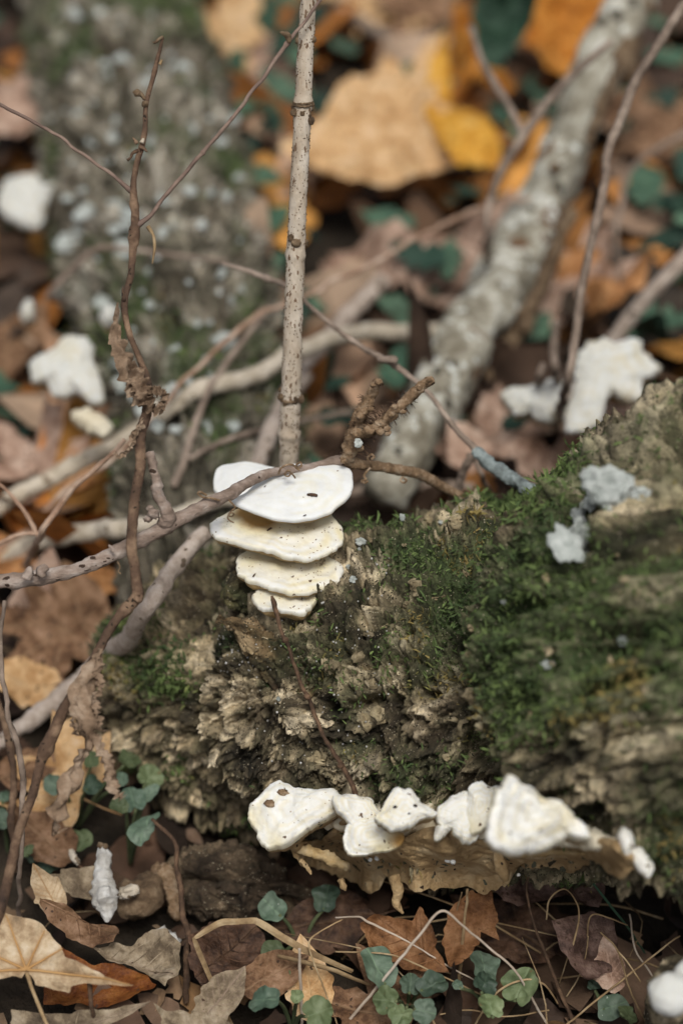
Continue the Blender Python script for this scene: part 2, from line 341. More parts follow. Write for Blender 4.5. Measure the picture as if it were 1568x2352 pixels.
# ------------------------------------------------------------------ logs
PAL = np.array([(.03, .025, .016), (.06, .048, .03), (.10, .08, .047), (.13, .11, .065), (.27, .215, .13), (.46, .375, .24), (.60, .50, .34)]) * 1.10
def log_mesh(pts, nu, nv, amp=1.0, jag=0.0, seed=0.0, stretch=.5, mossf=None, scale=1.0, world=False, pal=PAL, jag2=0.0):
    q = spline(W(pts) if not world else pts, nu); C, r = q[:, :3], q[:, 3]
    Ls = np.concatenate([[0], np.cumsum(np.linalg.norm(np.diff(C, axis=0), axis=1))])
    T, N, B = frames(C); th = np.linspace(0, 2 * np.pi, nv, endpoint=False); cs, sn = np.cos(th), np.sin(th)
    taper = np.ones(nu)
    t = np.linspace(0, 1, nu); e0 = np.clip(t / .02, 0, 1); e1 = np.clip((1 - t) / .02, 0, 1)
    taper = np.sqrt(1 - (1 - e0) ** 2) * np.sqrt(1 - (1 - e1) ** 2)
    Lg, = [np.repeat(Ls, nv)]
    yc = (r[:, None] * cs).ravel(); zc = (r[:, None] * sn).ravel()
    p = np.stack([Lg * stretch, yc, zc], 1) * scale + seed
    wp = p + np.stack([vnoise(p * 30 + 3), vnoise(p * 30 + 7), vnoise(p * 30 + 11)], 1) * .008
    an = np.array([.80, 1, 1]) / max(stretch, .01) * np.array([1, stretch, stretch])      # ridges run along the log
    big = fbm(wp * 15, 3) * .012
    rid = 0
    for k, (f_, a_) in enumerate(((44, 1.0), (95, .5), (190, .28))):
        rid = rid + a_ * ((1 - np.abs(vnoise(wp * an * f_ + 13 * k)) * 1.6) ** 2 - .35)
    rid = rid * .0085
    F1, F2, idr = worley(wp * an * 105); cr_ = -(1 - smooth(.0, .16, F2 - F1)) * .0028
    G1, G2, idf = worley((p + .002 * np.stack([vnoise(p * 190), vnoise(p * 190 + 5), vnoise(p * 190 + 9)], 1)) * 300)
    fl = smooth(.02, .25, G2 - G1) * .0011 * (.2 + idf) + (idr - .5) * .0016
    pit = -smooth(.28, .55, fbm(wp * an * 40 + 40, 3)) * .013
    rid = rid * (.75 + .9 * (rid < 0))
    disp = (big + rid + cr_ * 1.5 + fl + pit * 1.3 + fbm(p * 380, 3) * .0022 - .004) * amp / scale ** .5
    rr = (r[:, None] * taper[:, None] + disp.reshape(nu, nv) * taper[:, None])
    V = C[:, None] + N[:, None] * (rr * cs)[..., None] + B[:, None] * (rr * sn)[..., None]
    if jag:
        j = fbm(np.stack([cs * 2.2, sn * 2.2, 0 * cs + 5 + seed], 1), 4) * jag
        fall = np.exp(-Ls / .05)
        V = V - T[0][None, None] * (j[None, :] * fall[:, None])[..., None]
    V = V.reshape(-1, 3)
    # colours of weathered plates (by plate, not by relief)
    u_ = np.clip(.5 + fbm(wp * an * 55 + 60, 4) * 1.1 + (idr - .5) * .35, 0, .999) * (len(pal) - 1); ci = u_.astype(int); w_ = (u_ - ci)[:, None]
    col = (pal[ci] * (1 - w_) + pal[ci + 1] * w_) * (.6 + .8 * idf)[:, None]
    f = smooth(.0, .5, fbm(p * 60 + 31, 4))[:, None]; col = col * (1 - f * .5) + np.array((.10, .07, .045)) * f * .5
    x, y = to_px(V)
    ms = mossf(x, y, wp) if mossf else np.zeros(len(V))
    alg = np.array((.055, .085, .030)) * (.6 + .8 * idf)[:, None]
    k = np.clip(ms, 0, 1)[:, None] * .8; col = col * (1 - k) + alg * k
    F = grid_faces(nu, nv); n0 = len(V)
    V = np.vstack([V, C[0], C[-1]]); col = np.vstack([col, [.08, .05, .03], [.08, .05, .03]]); ms = np.append(ms, [0, 0])
    jj = np.arange(nv); j2 = (jj + 1) % nv
    F2_ = np.concatenate([np.stack([j2, jj, 0 * jj + n0], 1), np.stack([(nu - 1) * nv + jj, (nu - 1) * nv + j2, 0 * jj + n0 + 1], 1)])
    return V, [F, F2_], {'Col': col}, ms
def moss_main(x, y, p):
    n = fbm(p * 26 + 90, 4)
    n = n + .18 * smooth(1500, 1300, y) * smooth(800, 680, x)
    diag = (x - 900) + .55 * (1650 - y)                      # patch on the upper right flank
    a = smooth(-60, 300, diag) * smooth(1850, 1560, y) * (1 - .76 * smooth(1250, 1460, x))
    top = .55 * smooth(1200, 1140, y) * smooth(900, 1050, x)
    a = a * (1 - .75 * smooth(1290, 1190, y) * smooth(1230, 1120, x))
    low = .40 * smooth(620, 800, x)
    return np.clip(np.maximum(np.maximum(a * 1.35, top * 1.2), low) + n * 1.25 - .12, 0, 1)
def moss_back(x, y, p):
    return np.clip(fbm(p * 20 + 50, 4) * 1.8 + .12 - .42 * smooth(900, 1300, y), 0, 1)

B1 = [(592, 1600, .962, 262), (650, 1592, .957, 305), (730, 1582, .952, 350), (850, 1592, .945, 405), (1050, 1600, .935, 440), (1200, 1620, .925, 418), (1290, 1640, .917, 398),
      (1400, 1635, .902, 405), (1480, 1590, .888, 478), (1568, 1540, .872, 560), (1720, 1490, .857, 625), (1980, 1465, .852, 640), (2500, 1450, .865, 620), (3300, 1430, .88, 560), (4300, 1410, .90, 540)]
vb, fb, ab, msb = log_mesh(B1, 1250, 560, amp=1.25, jag=.012, seed=2.0, mossf=moss_main, scale=1.8, stretch=.8)
base = G(1000, 2040, 0)
log = thing("mossy_log", "thick mossy grey-brown log carrying the white bracket fungi", "log", base)
o_bark = part("bark", (vb, fb, ab), m_bark, log)
B2 = [(800, 1600, .985, 395), (700, 1590, .985, 375), (600, 1588, .988, 350), (500, 1592, .995, 315), (420, 1602, 1.003, 272), (350, 1618, 1.012, 215), (300, 1632, 1.018, 162), (262, 1642, 1.024, 100), (240, 1648, 1.026, 40)]
PALC = np.array([(.035, .028, .017), (.07, .055, .032), (.12, .095, .053), (.16, .135, .075), (.34, .265, .155), (.50, .40, .25), (.60, .495, .33)]) * 1.15
vc, fc, ac, msc = log_mesh(B2, 480, 420, amp=1.25, seed=44.0, mossf=lambda x, y, p: np.clip(fbm(p * 24 + 50, 4) * 1.6 - .12, 0, 1), scale=1.9, stretch=.7, pal=PALC)
part("bark", (vc, fc, ac), m_bark, log, label="rough tan bark of the log's rounded far end")
bv = BVHTree.FromPolygons([tuple(v) for v in vb], [tuple(f) for f in fb[0].tolist()])
def S(x, y, lift=0.0, default=None):                        # point of the log seen at a pixel
    r = ray(x, y); rn = r / np.linalg.norm(r)
    h = bv.ray_cast(Vector(CAM), Vector(rn))
    if h[0] is None: return None if default is None else P(x, y, default)
    return np.array(h[0]) - rn * lift
def Sd(x, y, default=.9):
    p = S(x, y); return default if p is None else float((p - CAM) @ FW)

def stub(pts, name, label=None, amp=1.0, seed=1.0, nu=150, nv=110, scale=1.5, pal=PAL):
    v, f, a, ms = log_mesh(pts, nu, nv, amp=amp, seed=seed, scale=scale, stretch=.6, pal=pal, mossf=lambda x, y, p: np.clip(fbm(p * 26 + 9, 3) * 1.2 - .05, 0, 1))
    return part(name, (v, f, a), m_bark, log, label=label)
BRN = np.array([(.04, .028, .018), (.075, .05, .03), (.12, .075, .04), (.20, .125, .065), (.33, .23, .13)])
stub([(675, 1470, .915, 120), (672, 1380, .915, 112), (675, 1280, .925, 105), (680, 1190, .935, 92), (685, 1125, .94, 70)], "branch_stub", "upright stub hidden behind the tiers of white fungus", amp=.55)
stub([(700, 1420, .93, 50), (620, 1380, .925, 58), (555, 1355, .915, 46), (520, 1345, .91, 26)], "branch_stub", "broken brown stub end under the stacked fungi", amp=.45, seed=5, pal=BRN)
stub([(720, 1600, .905, 60), (640, 1510, .905, 52), (560, 1450, .90, 38), (500, 1415, .90, 18)], "bark_ledge", "dark ragged ledge of bark below the stacked fungi", amp=.42, seed=8, pal=BRN)
stub([(760, 1690, .90, 60), (690, 1650, .89, 55), (640, 1640, .89, 34)], "bark_knob", "pale bark knob on the log's broken end", amp=.5, seed=11)
stub([(620, 1600, .93, 50), (575, 1560, .915, 42), (560, 1520, .915, 26)], "bark_knob", amp=.5, seed=14)
stub([(740, 1800, .915, 50), (700, 1770, .90, 42), (670, 1740, .90, 25)], "bark_knob", amp=.5, seed=17)

A = [(510, 1480, g(510, 1480, -.06), 170), (498, 1380, g(498, 1380, -.01), 205), (482, 1250, g(482, 1250, .03), 225), (455, 900, g(455, 900, .035), 225),
     (385, 600, g(385, 600, .04), 245), (315, 300, g(315, 300, .045), 228), (250, 0, g(250, 0, .05), 205), (190, -330, g(190, -330, .05), 170)]
PALB = np.array([(.04, .035, .024), (.08, .07, .048), (.14, .122, .088), (.20, .18, .13), (.25, .215, .16), (.38, .335, .26), (.52, .475, .39)])
va, fa, aa, msa = log_mesh(A, 620, 300, amp=1.25, seed=30.0, mossf=moss_back, stretch=.6, pal=PALB, scale=2.1)
logb = thing("fallen_log", "rugged lichen-spotted log running away behind the stacked white fungi", "log", G(430, 1700, 0))
part("bark", (va, fa, aa), m_bark, logb)
bva = BVHTree.FromPolygons([tuple(v) for v in va], [tuple(f) for f in fa[0].tolist()])
def SA(x, y):                             # point and normal of the far log seen at a pixel
    r = ray(x, y); h = bva.ray_cast(Vector(CAM), Vector(r / np.linalg.norm(r)))
    return (None, None) if h[0] is None else (np.array(h[0]), np.array(h[1]))

# moss strands, one mass per log
def strands(V, F, ms, count, lmin, lmax, wd, seed, ymin=None, keep=None):
    r = np.random.default_rng(seed); me = bpy.data.meshes.new("t"); 
    q = np.asarray(F[0]); c = V[q].mean(1); nrm = np.cross(V[q[:, 2]] - V[q[:, 0]], V[q[:, 3]] - V[q[:, 1]]); ar = np.linalg.norm(nrm, axis=1) + 1e-15
    nrm = nrm / ar[:, None]
    cen = V.mean(0)
    m = ms[q].mean(1) ** 1.4 * ar
    if keep is not None: m = m * keep(c)
    m = m * ((nrm * (CAM - c)).sum(1) * 0 + 1)
    idx = r.choice(len(q), count, p=m / m.sum())
    w = r.random((count, 4)); w /= w.sum(1)[:, None]
    b = (V[q[idx]] * w[..., None]).sum(1); n = nrm[idx]
    d = n * r.uniform(.3, 1, (count, 1)) + r.normal(0, .75, (count, 3)); d /= np.linalg.norm(d, axis=1)[:, None]
    side = np.cross(d, r.normal(0, 1, (count, 3))); side /= np.linalg.norm(side, axis=1)[:, None]
    L = r.uniform(lmin, lmax, (count, 1)); bend = np.array([0, 0, -1.0]) * r.uniform(-.3, .7, (count, 1))
    hw = wd * r.uniform(.6, 1.3, (count, 1))
    mid = b + d * L * .55 + n * L * .1; tip = b + d * L + bend * L * .45
    Vv = np.stack([b - side * hw * .6, b + side * hw * .6, mid - side * hw, mid + side * hw, tip], 1).reshape(-1, 3)
    k = np.arange(count)[:, None] * 5
    Fq = k + np.array([[0, 1, 3, 2]]); Ft = k + np.array([[2, 3, 4]])
    cA, cB, cC = np.array((.068, .105, .040)), np.array((.175, .235, .078)), np.array((.34, .24, .085))
    n1 = np.clip(fbm(b * 60 + 4, 3) + .45 + r.normal(0, .2, count), 0, 1)[:, None]; n2 = smooth(.25, .5, fbm(b * 45 + 70, 3))[:, None]
    cl = (cA * (1 - n1) + cB * n1) * (1 - n2 * .8) + cC * n2 * .8
    return Vv, [Fq, Ft], {'Col': np.repeat(cl, 5, 0)}
part("moss", strands(vb[:-2], fb, msb, 120000, .0012, .0040, .00035, 3), m_moss, log, kind="stuff")
def ridge(c):
    x, y = to_px(c); return ((y < 1190 + .1 * np.abs(x - 1100)) & (x > 790) & (x < 1330)) * (.25 + (np.abs(x - 1120) < 110) * 1.0)
part("moss", strands(vb[:-2], fb, np.clip(msb, .15, 1), 5000, .003, .0062, .0005, 4, keep=ridge), m_moss, log, kind="stuff")
part("moss", strands(vc[:-2], fc, msc, 9000, .0015, .004, .0005, 6), m_moss, log, kind="stuff")
part("moss", strands(va[:-2], fa, msa, 22000, .0018, .005, .0006, 5), m_moss, logb, kind="stuff")

# lichen patches: thin ruffled plates lying on the bark
def plate(p, n, r, seed=0, th=.0012, nseg=22, asp=1.0, up=(0, 0, 1)):
    n = np.asarray(n) / np.linalg.norm(n); a = np.cross(n, up); a /= np.linalg.norm(a) + 1e-9; b = np.cross(n, a)
    t = np.linspace(0, 2 * np.pi, nseg, endpoint=False)
    o = 1 + .10 * vnoise(np.stack([np.cos(t) * 7 + seed, np.sin(t) * 7, 0 * t + 3], 1)) + .42 * fbm(np.stack([np.cos(t) * 1.9 + seed, np.sin(t) * 1.9, 0 * t + seed], 1), 3)
    V = []; 
    for k, (s, h) in enumerate(((1.0, -.6), (1.03, .5), (.8, 1.0), (.4, .8))):
        hz = h * th + th * .9 * vnoise(np.stack([np.cos(t) * 3 * s, np.sin(t) * 3 * s, 0 * t + seed], 1))
        V.append(p + (np.cos(t) * o * s * r)[:, None] * a * asp + (np.sin(t) * o * s * r)[:, None] * b + hz[:, None] * n)
    V = np.vstack(V + [[p + n * th * .8]]); F = grid_faces(4, nseg); j = np.arange(nseg)
    return V, [F, np.stack([3 * nseg + j, 3 * nseg + (j + 1) % nseg, 0 * j + 4 * nseg], 1)]
def S_n(x, y):
    r = ray(x, y); h = bv.ray_cast(Vector(CAM), Vector(r / np.linalg.norm(r)))
    return (None, None) if h[0] is None else (np.array(h[0]), np.array(h[1]))
def facing(p, n): return n if (CAM - p) @ n > 0 else -n
for i, (x, y, rp, asp) in enumerate([(1395 - 105 * t_ + 22 * math.sin(9 * t_), 1098 + 150 * t_ + 14 * math.cos(13 * t_), 30 + 14 * math.sin(7 * t_ + 1), .7 + .4 * math.cos(5 * t_)) for t_ in np.linspace(0, 1, 15)] + [(1440, 1110, 22, 1), (1470, 1130, 16, 1.4), (900, 1195, 9, 1.2), (922, 1188, 8, .8), (828, 1243, 9, 1.4),
        (806, 1330, 8, 1.3), (1156, 1378, 6, 1), (1262, 1525, 17, .8), (800, 1300, 6, 1), (826, 1262, 7, .5), (1010, 1200, 5, 1), (628, 1510, 7, .6), (1430, 1470, 12, 1), (1030, 1940, 10, .7), (638, 1605, 5, 1), (880, 1200, 5, 1)]):
    p, n = S_n(x, y)
    if p is None: continue
    n = facing(p, n) + .8 * (CAM - p) / np.linalg.norm(CAM - p)
    part("lichen", plate(p + n * (.0014 if rp > 20 else .0006), n, rp * MPP(.88), i, asp=asp, th=.0006, nseg=44), m_lichen, log)
for i in range(120):
    x = random.uniform(120, 560); y = random.uniform(20, 1000)
    if i < 12: x, y = [(255, 170), (395, 130), (530, 690), (455, 745), (250, 725), (300, 850), (340, 190), (185, 500), (360, 590), (440, 440), (160, 560), (350, 330)][i]
    p, n = SA(x, y)
    if p is None: continue
    n = facing(p, n) + .8 * np.array([0, -.3, .9])
    part("lichen", plate(p + n * .001, n, (5 + 14 * random.random() ** 2) * MPP(1.3) * (1.6 if i < 12 else 1), i + 50, th=.0007, asp=random.uniform(.6, 1.6)), m_lichen, logb)
for i, (x, y) in enumerate([(435, 1475), (425, 1500), (475, 1430)]):
    p, n = SA(x, y)
    if p is not None: part("lichen", plate(p, facing(p, n) + .8 * np.array([0, -.5, .8]), 16 * MPP(1), i + 90), m_lichen, logb)
# loose bark flakes on the main log, each a piece of its own
m_flake = M("bark_flake", ramp3((.12, .09, .05), (.30, .24, .14), (.48, .40, .26)), 190, bump=1, bscale=400, rnd=.35)
flake_px = [(825, 1505, 14), (1065, 1665, 24), (1085, 1600, 16), (700, 1635, 22), (770, 1530, 14), (950, 1350, 14), (985, 1190, 18), (1040, 1205, 20), (720, 1740, 18), (600, 1320, 10), (870, 1640, 20), (840, 1655, 16)]
while len(flake_px) < 70:
    x, y = random.uniform(640, 1480), random.uniform(1190, 1860)
    flake_px.append((x, y, random.uniform(4, 10)))
nfl = 0
for i, (x, y, rp) in enumerate(flake_px):
    p, n = S_n(x, y)
    if p is None: continue
    n = facing(p, n) + np.array([random.gauss(0, .3) for _ in range(3)])
    part("bark_flake", plate(p - n * .0008, n, rp * MPP(.88), i + 200, th=.0016, nseg=11, asp=random.uniform(.6, 1.7), up=(.9, .3, .3)), m_flake, log, smoothed=False)
# white grit on the dark broken end
gp = []
for i in range(230):
    x, y = (random.uniform(500, 640), random.uniform(1300, 1560)) if i < 110 else (random.uniform(560, 900), random.uniform(1280, 1760))
    p = S(x, y, .0012)
    if p is None: continue
    gp.append(blob(p, random.uniform(.0002, .00055), nu=4, nv=5, seed=i))
part("white_grit", join(gp), m_white, log, kind="stuff")

# ------------------------------------------------------------------ bracket fungi
def plane_px(poly, anchor, n):
    out = []
    for x, y in poly:
        r = ray(x, y); t = ((anchor - CAM) @ n) / (r @ n); out.append(CAM + r * t)
    return np.array(out)
def closed_spline(p, n):
    q = np.vstack([p[-1:], p, p[:2]]); m = len(p)
    s = np.linspace(0, m, n, endpoint=False); i = s.astype(int); t = (s - i)[:, None]
    a, b, c, d = q[i], q[i + 1], q[(i + 2)], np.vstack([q, q[3:4]])[i + 3]
    return .5 * (2 * b + (c - a) * t + (2 * a - 5 * b + 4 * c - d) * t * t + (3 * b - a - 3 * c + d) * t ** 3)
def bracket(name, label, poly, n, th, dome, anchor, matt, stain_at=None, stain_amt=.5, stain_r=.03, under=.006, rough=.0006, jag=.0006, group=None, seed=0, cat="fungus", pore=m_pore, rim=None):
    n = np.asarray(n, float); n /= np.linalg.norm(n)
    if group == GL: pc = np.mean(poly, 0); poly = [tuple(pc + (np.array(q) - pc) * 1.08) for q in poly]
    O = closed_spline(plane_px(poly, anchor, n), 150); c = O.mean(0)
    rad = O - c; ul = np.linalg.norm(rad, axis=1)
    O = O + rad / ul[:, None] * (fbm(O * 420 + seed, 3) * jag + fbm(O * 95 + seed, 2) * .0014)[:, None]
    # top: rounded lip, then a gently domed cap
    prof_t = [(1.0, -.42), (1.0, -.2), (.992, -.05), (.975, .08), (.945, .16), (.90, .24), (.82, .38), (.72, .54), (.60, .70), (.45, .85), (.30, .95), (.15, 1.0)]
    prof_b = [(1.0, -.42), (.985, -.62), (.95, -.85), (.88, -1.0), (.75, -1.15), (.55, -1.3), (.3, -1.4)]
    zone = []
    def build(prof, top):
        if top:
            k0 = np.arange(len(prof)); kk = np.linspace(0, len(prof) - 1, 30); pa = np.array(prof)
            prof = list(zip(np.interp(kk, k0, pa[:, 0]), np.interp(kk, k0, pa[:, 1]))); zone.extend(prof)
        V = []
        for s, h in prof:
            q = c + (O - c) * s
            z = (h * th if h < .16 else .16 * th + (h - .16) * dome) if top else h * th - (1 - s) * under
            q = q + n * z
            a = rough * (1 if top else 1.5)
            q = q + n * (fbm(q * 150 + seed, 3) * a * min(1, (1 - s) * 8 + .25))[:, None] * 2
            V.append(q)
        V = np.vstack(V + [[V[-1].mean(0)]]); k = len(prof)
        F = grid_faces(k, 150); j = np.arange(150)
        F2 = np.stack([(k - 1) * 150 + j, (k - 1) * 150 + (j + 1) % 150, 0 * j + k * 150], 1)
        if not top: F = F[:, ::-1]; F2 = F2[:, ::-1]
        return V, [F, F2]
    Vt, Ft = build(prof_t, True); Vb, Fb = build(prof_b, False)
    o = thing(name, label, cat, c - n * th, group)
    sv = np.append(np.repeat([z_[0] for z_ in zone], 150), 0)
    st = (.12 if matt is not m_cap_clean else .08) * (1 + np.sin(26 * sv + 5 * fbm(Vt * 55 + seed, 2))) + .22 * np.clip(fbm(Vt * 70 + seed + 9, 3) * 1.6, 0, 1)
    for sx, sy, amt, rr in (stain_at or []):
        sp0 = plane_px([(sx, sy)], anchor, n)[0]
        d = np.linalg.norm(Vt - sp0, axis=1); st = np.maximum(st, amt * np.exp(-(d / rr) ** 2))
    rimv = np.where(sv >= .998, .55, np.where(sv > .985, .3, 0))
    st = np.maximum(st, rimv * (rim if rim is not None else .6))
    part("cap", (Vt, Ft, {'stain': st}), matt, o); part("pore_surface", (Vb, Fb), pore, o)
    return o, n, anchor
def Z1(pts): return [(430.6 + x * .2929, 1004.8 + y * .2929) for x, y in pts]
def Z2(pts): return [(545.4 + x * .3296, 1751.2 + y * .3296) for x, y in pts]
def Z3(pts): return [(947.3 + x * .3479, 1751.2 + y * .3479) for x, y in pts]
UPN = (0.0, -.10, 1.0)
GT, GL = "white bracket fungi stacked on the log end", "white bracket fungi along the log's lower side"
bracket("bracket_fungus", "rear lobe of the top white bracket, left of the pale upright shoot", Z1([(190, 390), (200, 300), (250, 228), (340, 200), (450, 190), (560, 205), (640, 225), (715, 245), (740, 290), (690, 350), (560, 420), (400, 480), (250, 455), (205, 425)]),
        (-.12, -.12, 1), .0026, .0012, P(600, 1110, .922), m_cap_clean, group=GT, seed=1, jag=.0002, rough=.0003, rim=.35)
bracket("bracket_fungus", "smooth clean white bracket at the top of the stack, under the vine", Z1([(355, 495), (450, 552), (550, 592), (650, 621), (760, 639), (870, 640), (980, 625), (1090, 595), (1190, 546), (1262, 480), (1298, 400), (1295, 325), (1270, 250), (1180, 222), (1060, 215), (950, 212), (800, 215), (690, 245), (560, 350), (430, 445)]),
        (.06, -.10, 1), .0027, .0012, P(690, 1192, .884), m_cap_clean, group=GT, seed=2, jag=.0002, rough=.0003, rim=.35)
bracket("bracket_fungus", "broad white bracket with an orange stain, second tier of the stack", Z1([(165, 702), (182, 668), (260, 620), (350, 572), (430, 545), (560, 525), (750, 515), (950, 540), (1110, 592), (1180, 640), (1220, 700), (1226, 780), (1190, 842), (1120, 890), (1000, 942), (900, 956), (780, 940), (650, 900), (560, 872), (400, 840), (300, 815), (200, 772)]),
        (.02, -.08, 1), .0030, .0010, P(690, 1284, .886), m_cap, stain_at=[(600, 1190, 1.35, .010), (565, 1180, 1.15, .007), (690, 1196, .75, .010), (740, 1185, .55, .010)], group=GT, seed=3, jag=.0009)
bracket("bracket_fungus", "cream speckled bracket with a wavy edge, third tier of the stack", Z1([(370, 962), (402, 920), (470, 893), (560, 860), (760, 850), (950, 865), (1075, 915), (1150, 950), (1210, 1000), (1232, 1045), (1200, 1102), (1130, 1150), (1040, 1190), (900, 1222), (800, 1226), (650, 1196), (560, 1155), (480, 1130), (430, 1090), (380, 1050)]),
        (0, -.08, 1), .0030, .0008, P(690, 1362, .888), m_cap, stain_at=[(650, 1280, .7, .012), (590, 1275, .6, .010), (720, 1290, .55, .010)], group=GT, seed=4, jag=.0010)
bracket("bracket_fungus", "smallest cream bracket, lowest tier of the stack", Z1([(520, 1270), (530, 1222), (575, 1182), (680, 1150), (850, 1145), (1000, 1160), (1065, 1195), (1060, 1240), (1022, 1270), (990, 1312), (930, 1372), (870, 1380), (760, 1360), (680, 1350), (590, 1350), (558, 1320)]),
        (0, -.1, 1), .0030, .0006, P(680, 1408, .889), m_cap, stain_at=[(650, 1362, .55, .009), (600, 1375, .4, .007), (720, 1365, .6, .007)], group=GT, seed=5, jag=.0010)

def anc(x, y, dft=.9, inn=.002): return P(x, y, Sd(x, y, dft) + inn)
LN = (0, -.42, 1)
def Lb(label, poly, back, n=LN, th=.005, dome=.003, seed=0, stain=(), inn=.002, mt=m_cap_rough, jag=.0011, name="bracket_fungus", rim=.8, under=.014, rough=.0010):
    mt = m_cap_rough
    return bracket(name, label, poly, n, th, dome, anc(*back, inn=inn), mt, stain_at=list(stain), group=GL, seed=seed, rough=rough, jag=jag, rim=rim, under=under, pore=m_crust)
Lb("long white speckled bracket sloping down at the end of the low fungus row", Z2([(90, 400), (95, 330), (140, 270), (200, 210), (290, 145), (335, 165), (420, 190), (520, 200), (640, 190), (715, 235), (735, 285), (700, 325), (640, 370), (560, 415), (490, 470), (400, 510), (320, 552), (230, 570), (178, 530), (140, 470)]), (640, 1810), n=(-.15, -.5, 1), seed=11, th=.007, inn=-.022, stain=[(575, 1890, .5, .006), (640, 1935, .5, .005)])
Lb("white ridge joining the long and the short low brackets", Z2([(680, 240), (760, 235), (840, 240), (920, 255), (970, 330), (1010, 400), (930, 440), (820, 440), (765, 380), (700, 335)]), (800, 1830), n=(.1, -.6, 1), seed=12, inn=-.022)
Lb("short rounded white bracket with an ochre corner beside the curled twig tip", Z2([(752, 560), (760, 470), (800, 410), (880, 395), (960, 375), (1020, 435), (1060, 475), (1130, 490), (1142, 550), (1090, 602), (960, 612), (870, 630), (790, 642), (768, 620)]), (850, 1860), n=(.05, -.6, 1), seed=13, stain=[(915, 1925, 1.0, .006), (880, 1950, .5, .006)], inn=-.024)
Lb("white winged bracket with two dark dots like eyes", Z2([(970, 385), (1000, 330), (1060, 240), (1100, 195), (1170, 200), (1240, 238), (1300, 290), (1380, 350), (1350, 375), (1270, 382), (1210, 432), (1150, 462), (1090, 462), (1030, 422)]), (930, 1825), n=(.1, -.5, 1), seed=14, mt=m_cap_clean, inn=-.020)
Lb("white folded bracket with a hooked lower lip", Z3([(170, 370), (180, 310), (240, 260), (300, 215), (375, 200), (420, 300), (425, 400), (440, 480), (400, 522), (340, 517), (290, 472), (250, 420), (200, 405)]), (1050, 1840), n=(.2, -.6, 1), seed=15, mt=m_cap_clean, inn=-.022)
Lb("tiny white lobe under the folded bracket", Z3([(138, 470), (158, 412), (200, 400), (255, 415), (252, 452), (200, 492), (155, 502)]), (1010, 1895), n=(0, -.7, 1), seed=16, mt=m_cap_clean, inn=-.026)
Lb("upright white lobe between the folded bracket and the big blotched one", Z3([(375, 210), (398, 160), (440, 138), (505, 165), (570, 170), (560, 300), (510, 390), (455, 442), (400, 462), (372, 430), (370, 300)]), (1110, 1815), n=(-.2, -.7, 1), seed=17, mt=m_cap_clean, inn=-.025, stain=[(1090, 1905, .5, .006)])
Lb("big blotched white bracket at the wide end of the low row", Z3([(508, 430), (530, 330), (560, 200), (600, 180), (622, 130), (680, 113), (722, 150), (800, 188), (860, 238), (940, 258), (985, 310), (1040, 370), (1090, 400), (1142, 490), (1060, 492), (1010, 485), (900, 552), (800, 578), (690, 592), (600, 572), (538, 520)]), (1200, 1815), n=(.1, -.6, 1), seed=18, th=.008, dome=.007, rough=.0020, inn=-.034,
   stain=[(1235, 1850, .8, .005), (1205, 1872, .5, .003), (1285, 1880, .6, .006), (1250, 1835, .5, .006)])
Lb("small cream nub at the tapering end of the tan crust", [(1418, 1925), (1430, 1905), (1445, 1918), (1452, 1945), (1440, 1960), (1425, 1955)], (1430, 1915), n=(0, -.8, 1), seed=19, th=.004, inn=-.006)
Lb("slender cream nub past the tapering end of the tan crust", [(1450, 1960), (1465, 1945), (1480, 1965), (1495, 1998), (1485, 2010), (1465, 1990)], (1460, 1950), n=(0, -.8, 1), seed=20, th=.004, inn=-.006)
# two dark eye dots
eye = [o for o in sc.objects if o.get("label", "").startswith("white winged")][0]
m_dot = M("dark_dot", ramp3((.01, .008, .008), (.02, .015, .015), (.04, .03, .03)), 300, bump=0)
def on_thing(o, x, y, lift=0.0):
    best = None
    r = ray(x, y); rn = Vector(r / np.linalg.norm(r)); off = Vector(o.location)
    for c in o.children:
        me = c.data; b = BVHTree.FromPolygons([tuple(v.co) for v in me.vertices], [tuple(p.vertices) for p in me.polygons])
        h = b.ray_cast(Vector(CAM) - off, rn)
        if h[0] is not None and (best is None or h[3] < best[1]): best = (np.array(h[0] + off), h[3])
    return None if best is None else best[0] - np.array(rn) * lift
for i, (x, y, r) in enumerate([(907, 1854, 5), (953, 1851, 5), (939, 1869, 3)]):
    p = on_thing(eye, x, y)
    if p is not None: part("dark_dot", blob(p, r * MPP(.88), r * MPP(.88) * .8, r * MPP(.88) * .8, seed=i), m_dot, eye)

# crumbs lying on the fungi
m_crumb = M("bark_crumb", ramp3((.03, .018, .012), (.08, .045, .028), (.16, .10, .06)), 400, bump=.6)
stack = {o["label"].split(",")[-1].strip(): o for o in sc.objects if o.get("group") == GT}
tops = [o for o in sc.objects if o.get("group") == GT]
for lab, x, y, L, ang, oi in [("dark splinter on the clean top bracket", 717, 1140, 12, -8, 1), ("reddish bark crumb on the second tier bracket", 619, 1219, 7, 40, 2), ("oval brown crumb on the third tier bracket", 584, 1324, 6, 60, 3),
                              ("square black crumb on the lowest tier bracket", 693, 1378, 4, 80, 4), ("small dark crumb at the lip of the top bracket", 700, 1187, 4, 30, 1), ("pinhead crumb on the top bracket beside the vine", 609, 1120, 3, 50, 1)]:
    p = on_thing(tops[oi], x, y)
    if p is None: continue
    d = MPP(.88) * L; a = np.array([math.cos(R(ang)), math.sin(R(ang)) * .6, math.sin(R(ang)) * .5])
    pts = [np.append(p - a * d + [0, 0, .0006], d * .22), np.append(p + [0, 0, .0008], d * .30), np.append(p + a * d + [0, 0, .0006], d * .24)]
    solo("bark_crumb", tube(pts, 8, 6, amp=.4, world=True, seed=L), m_crumb, lab, "bark crumb", p, group="crumbs on the stacked fungi")
p = on_thing(eye, 920, 1840)
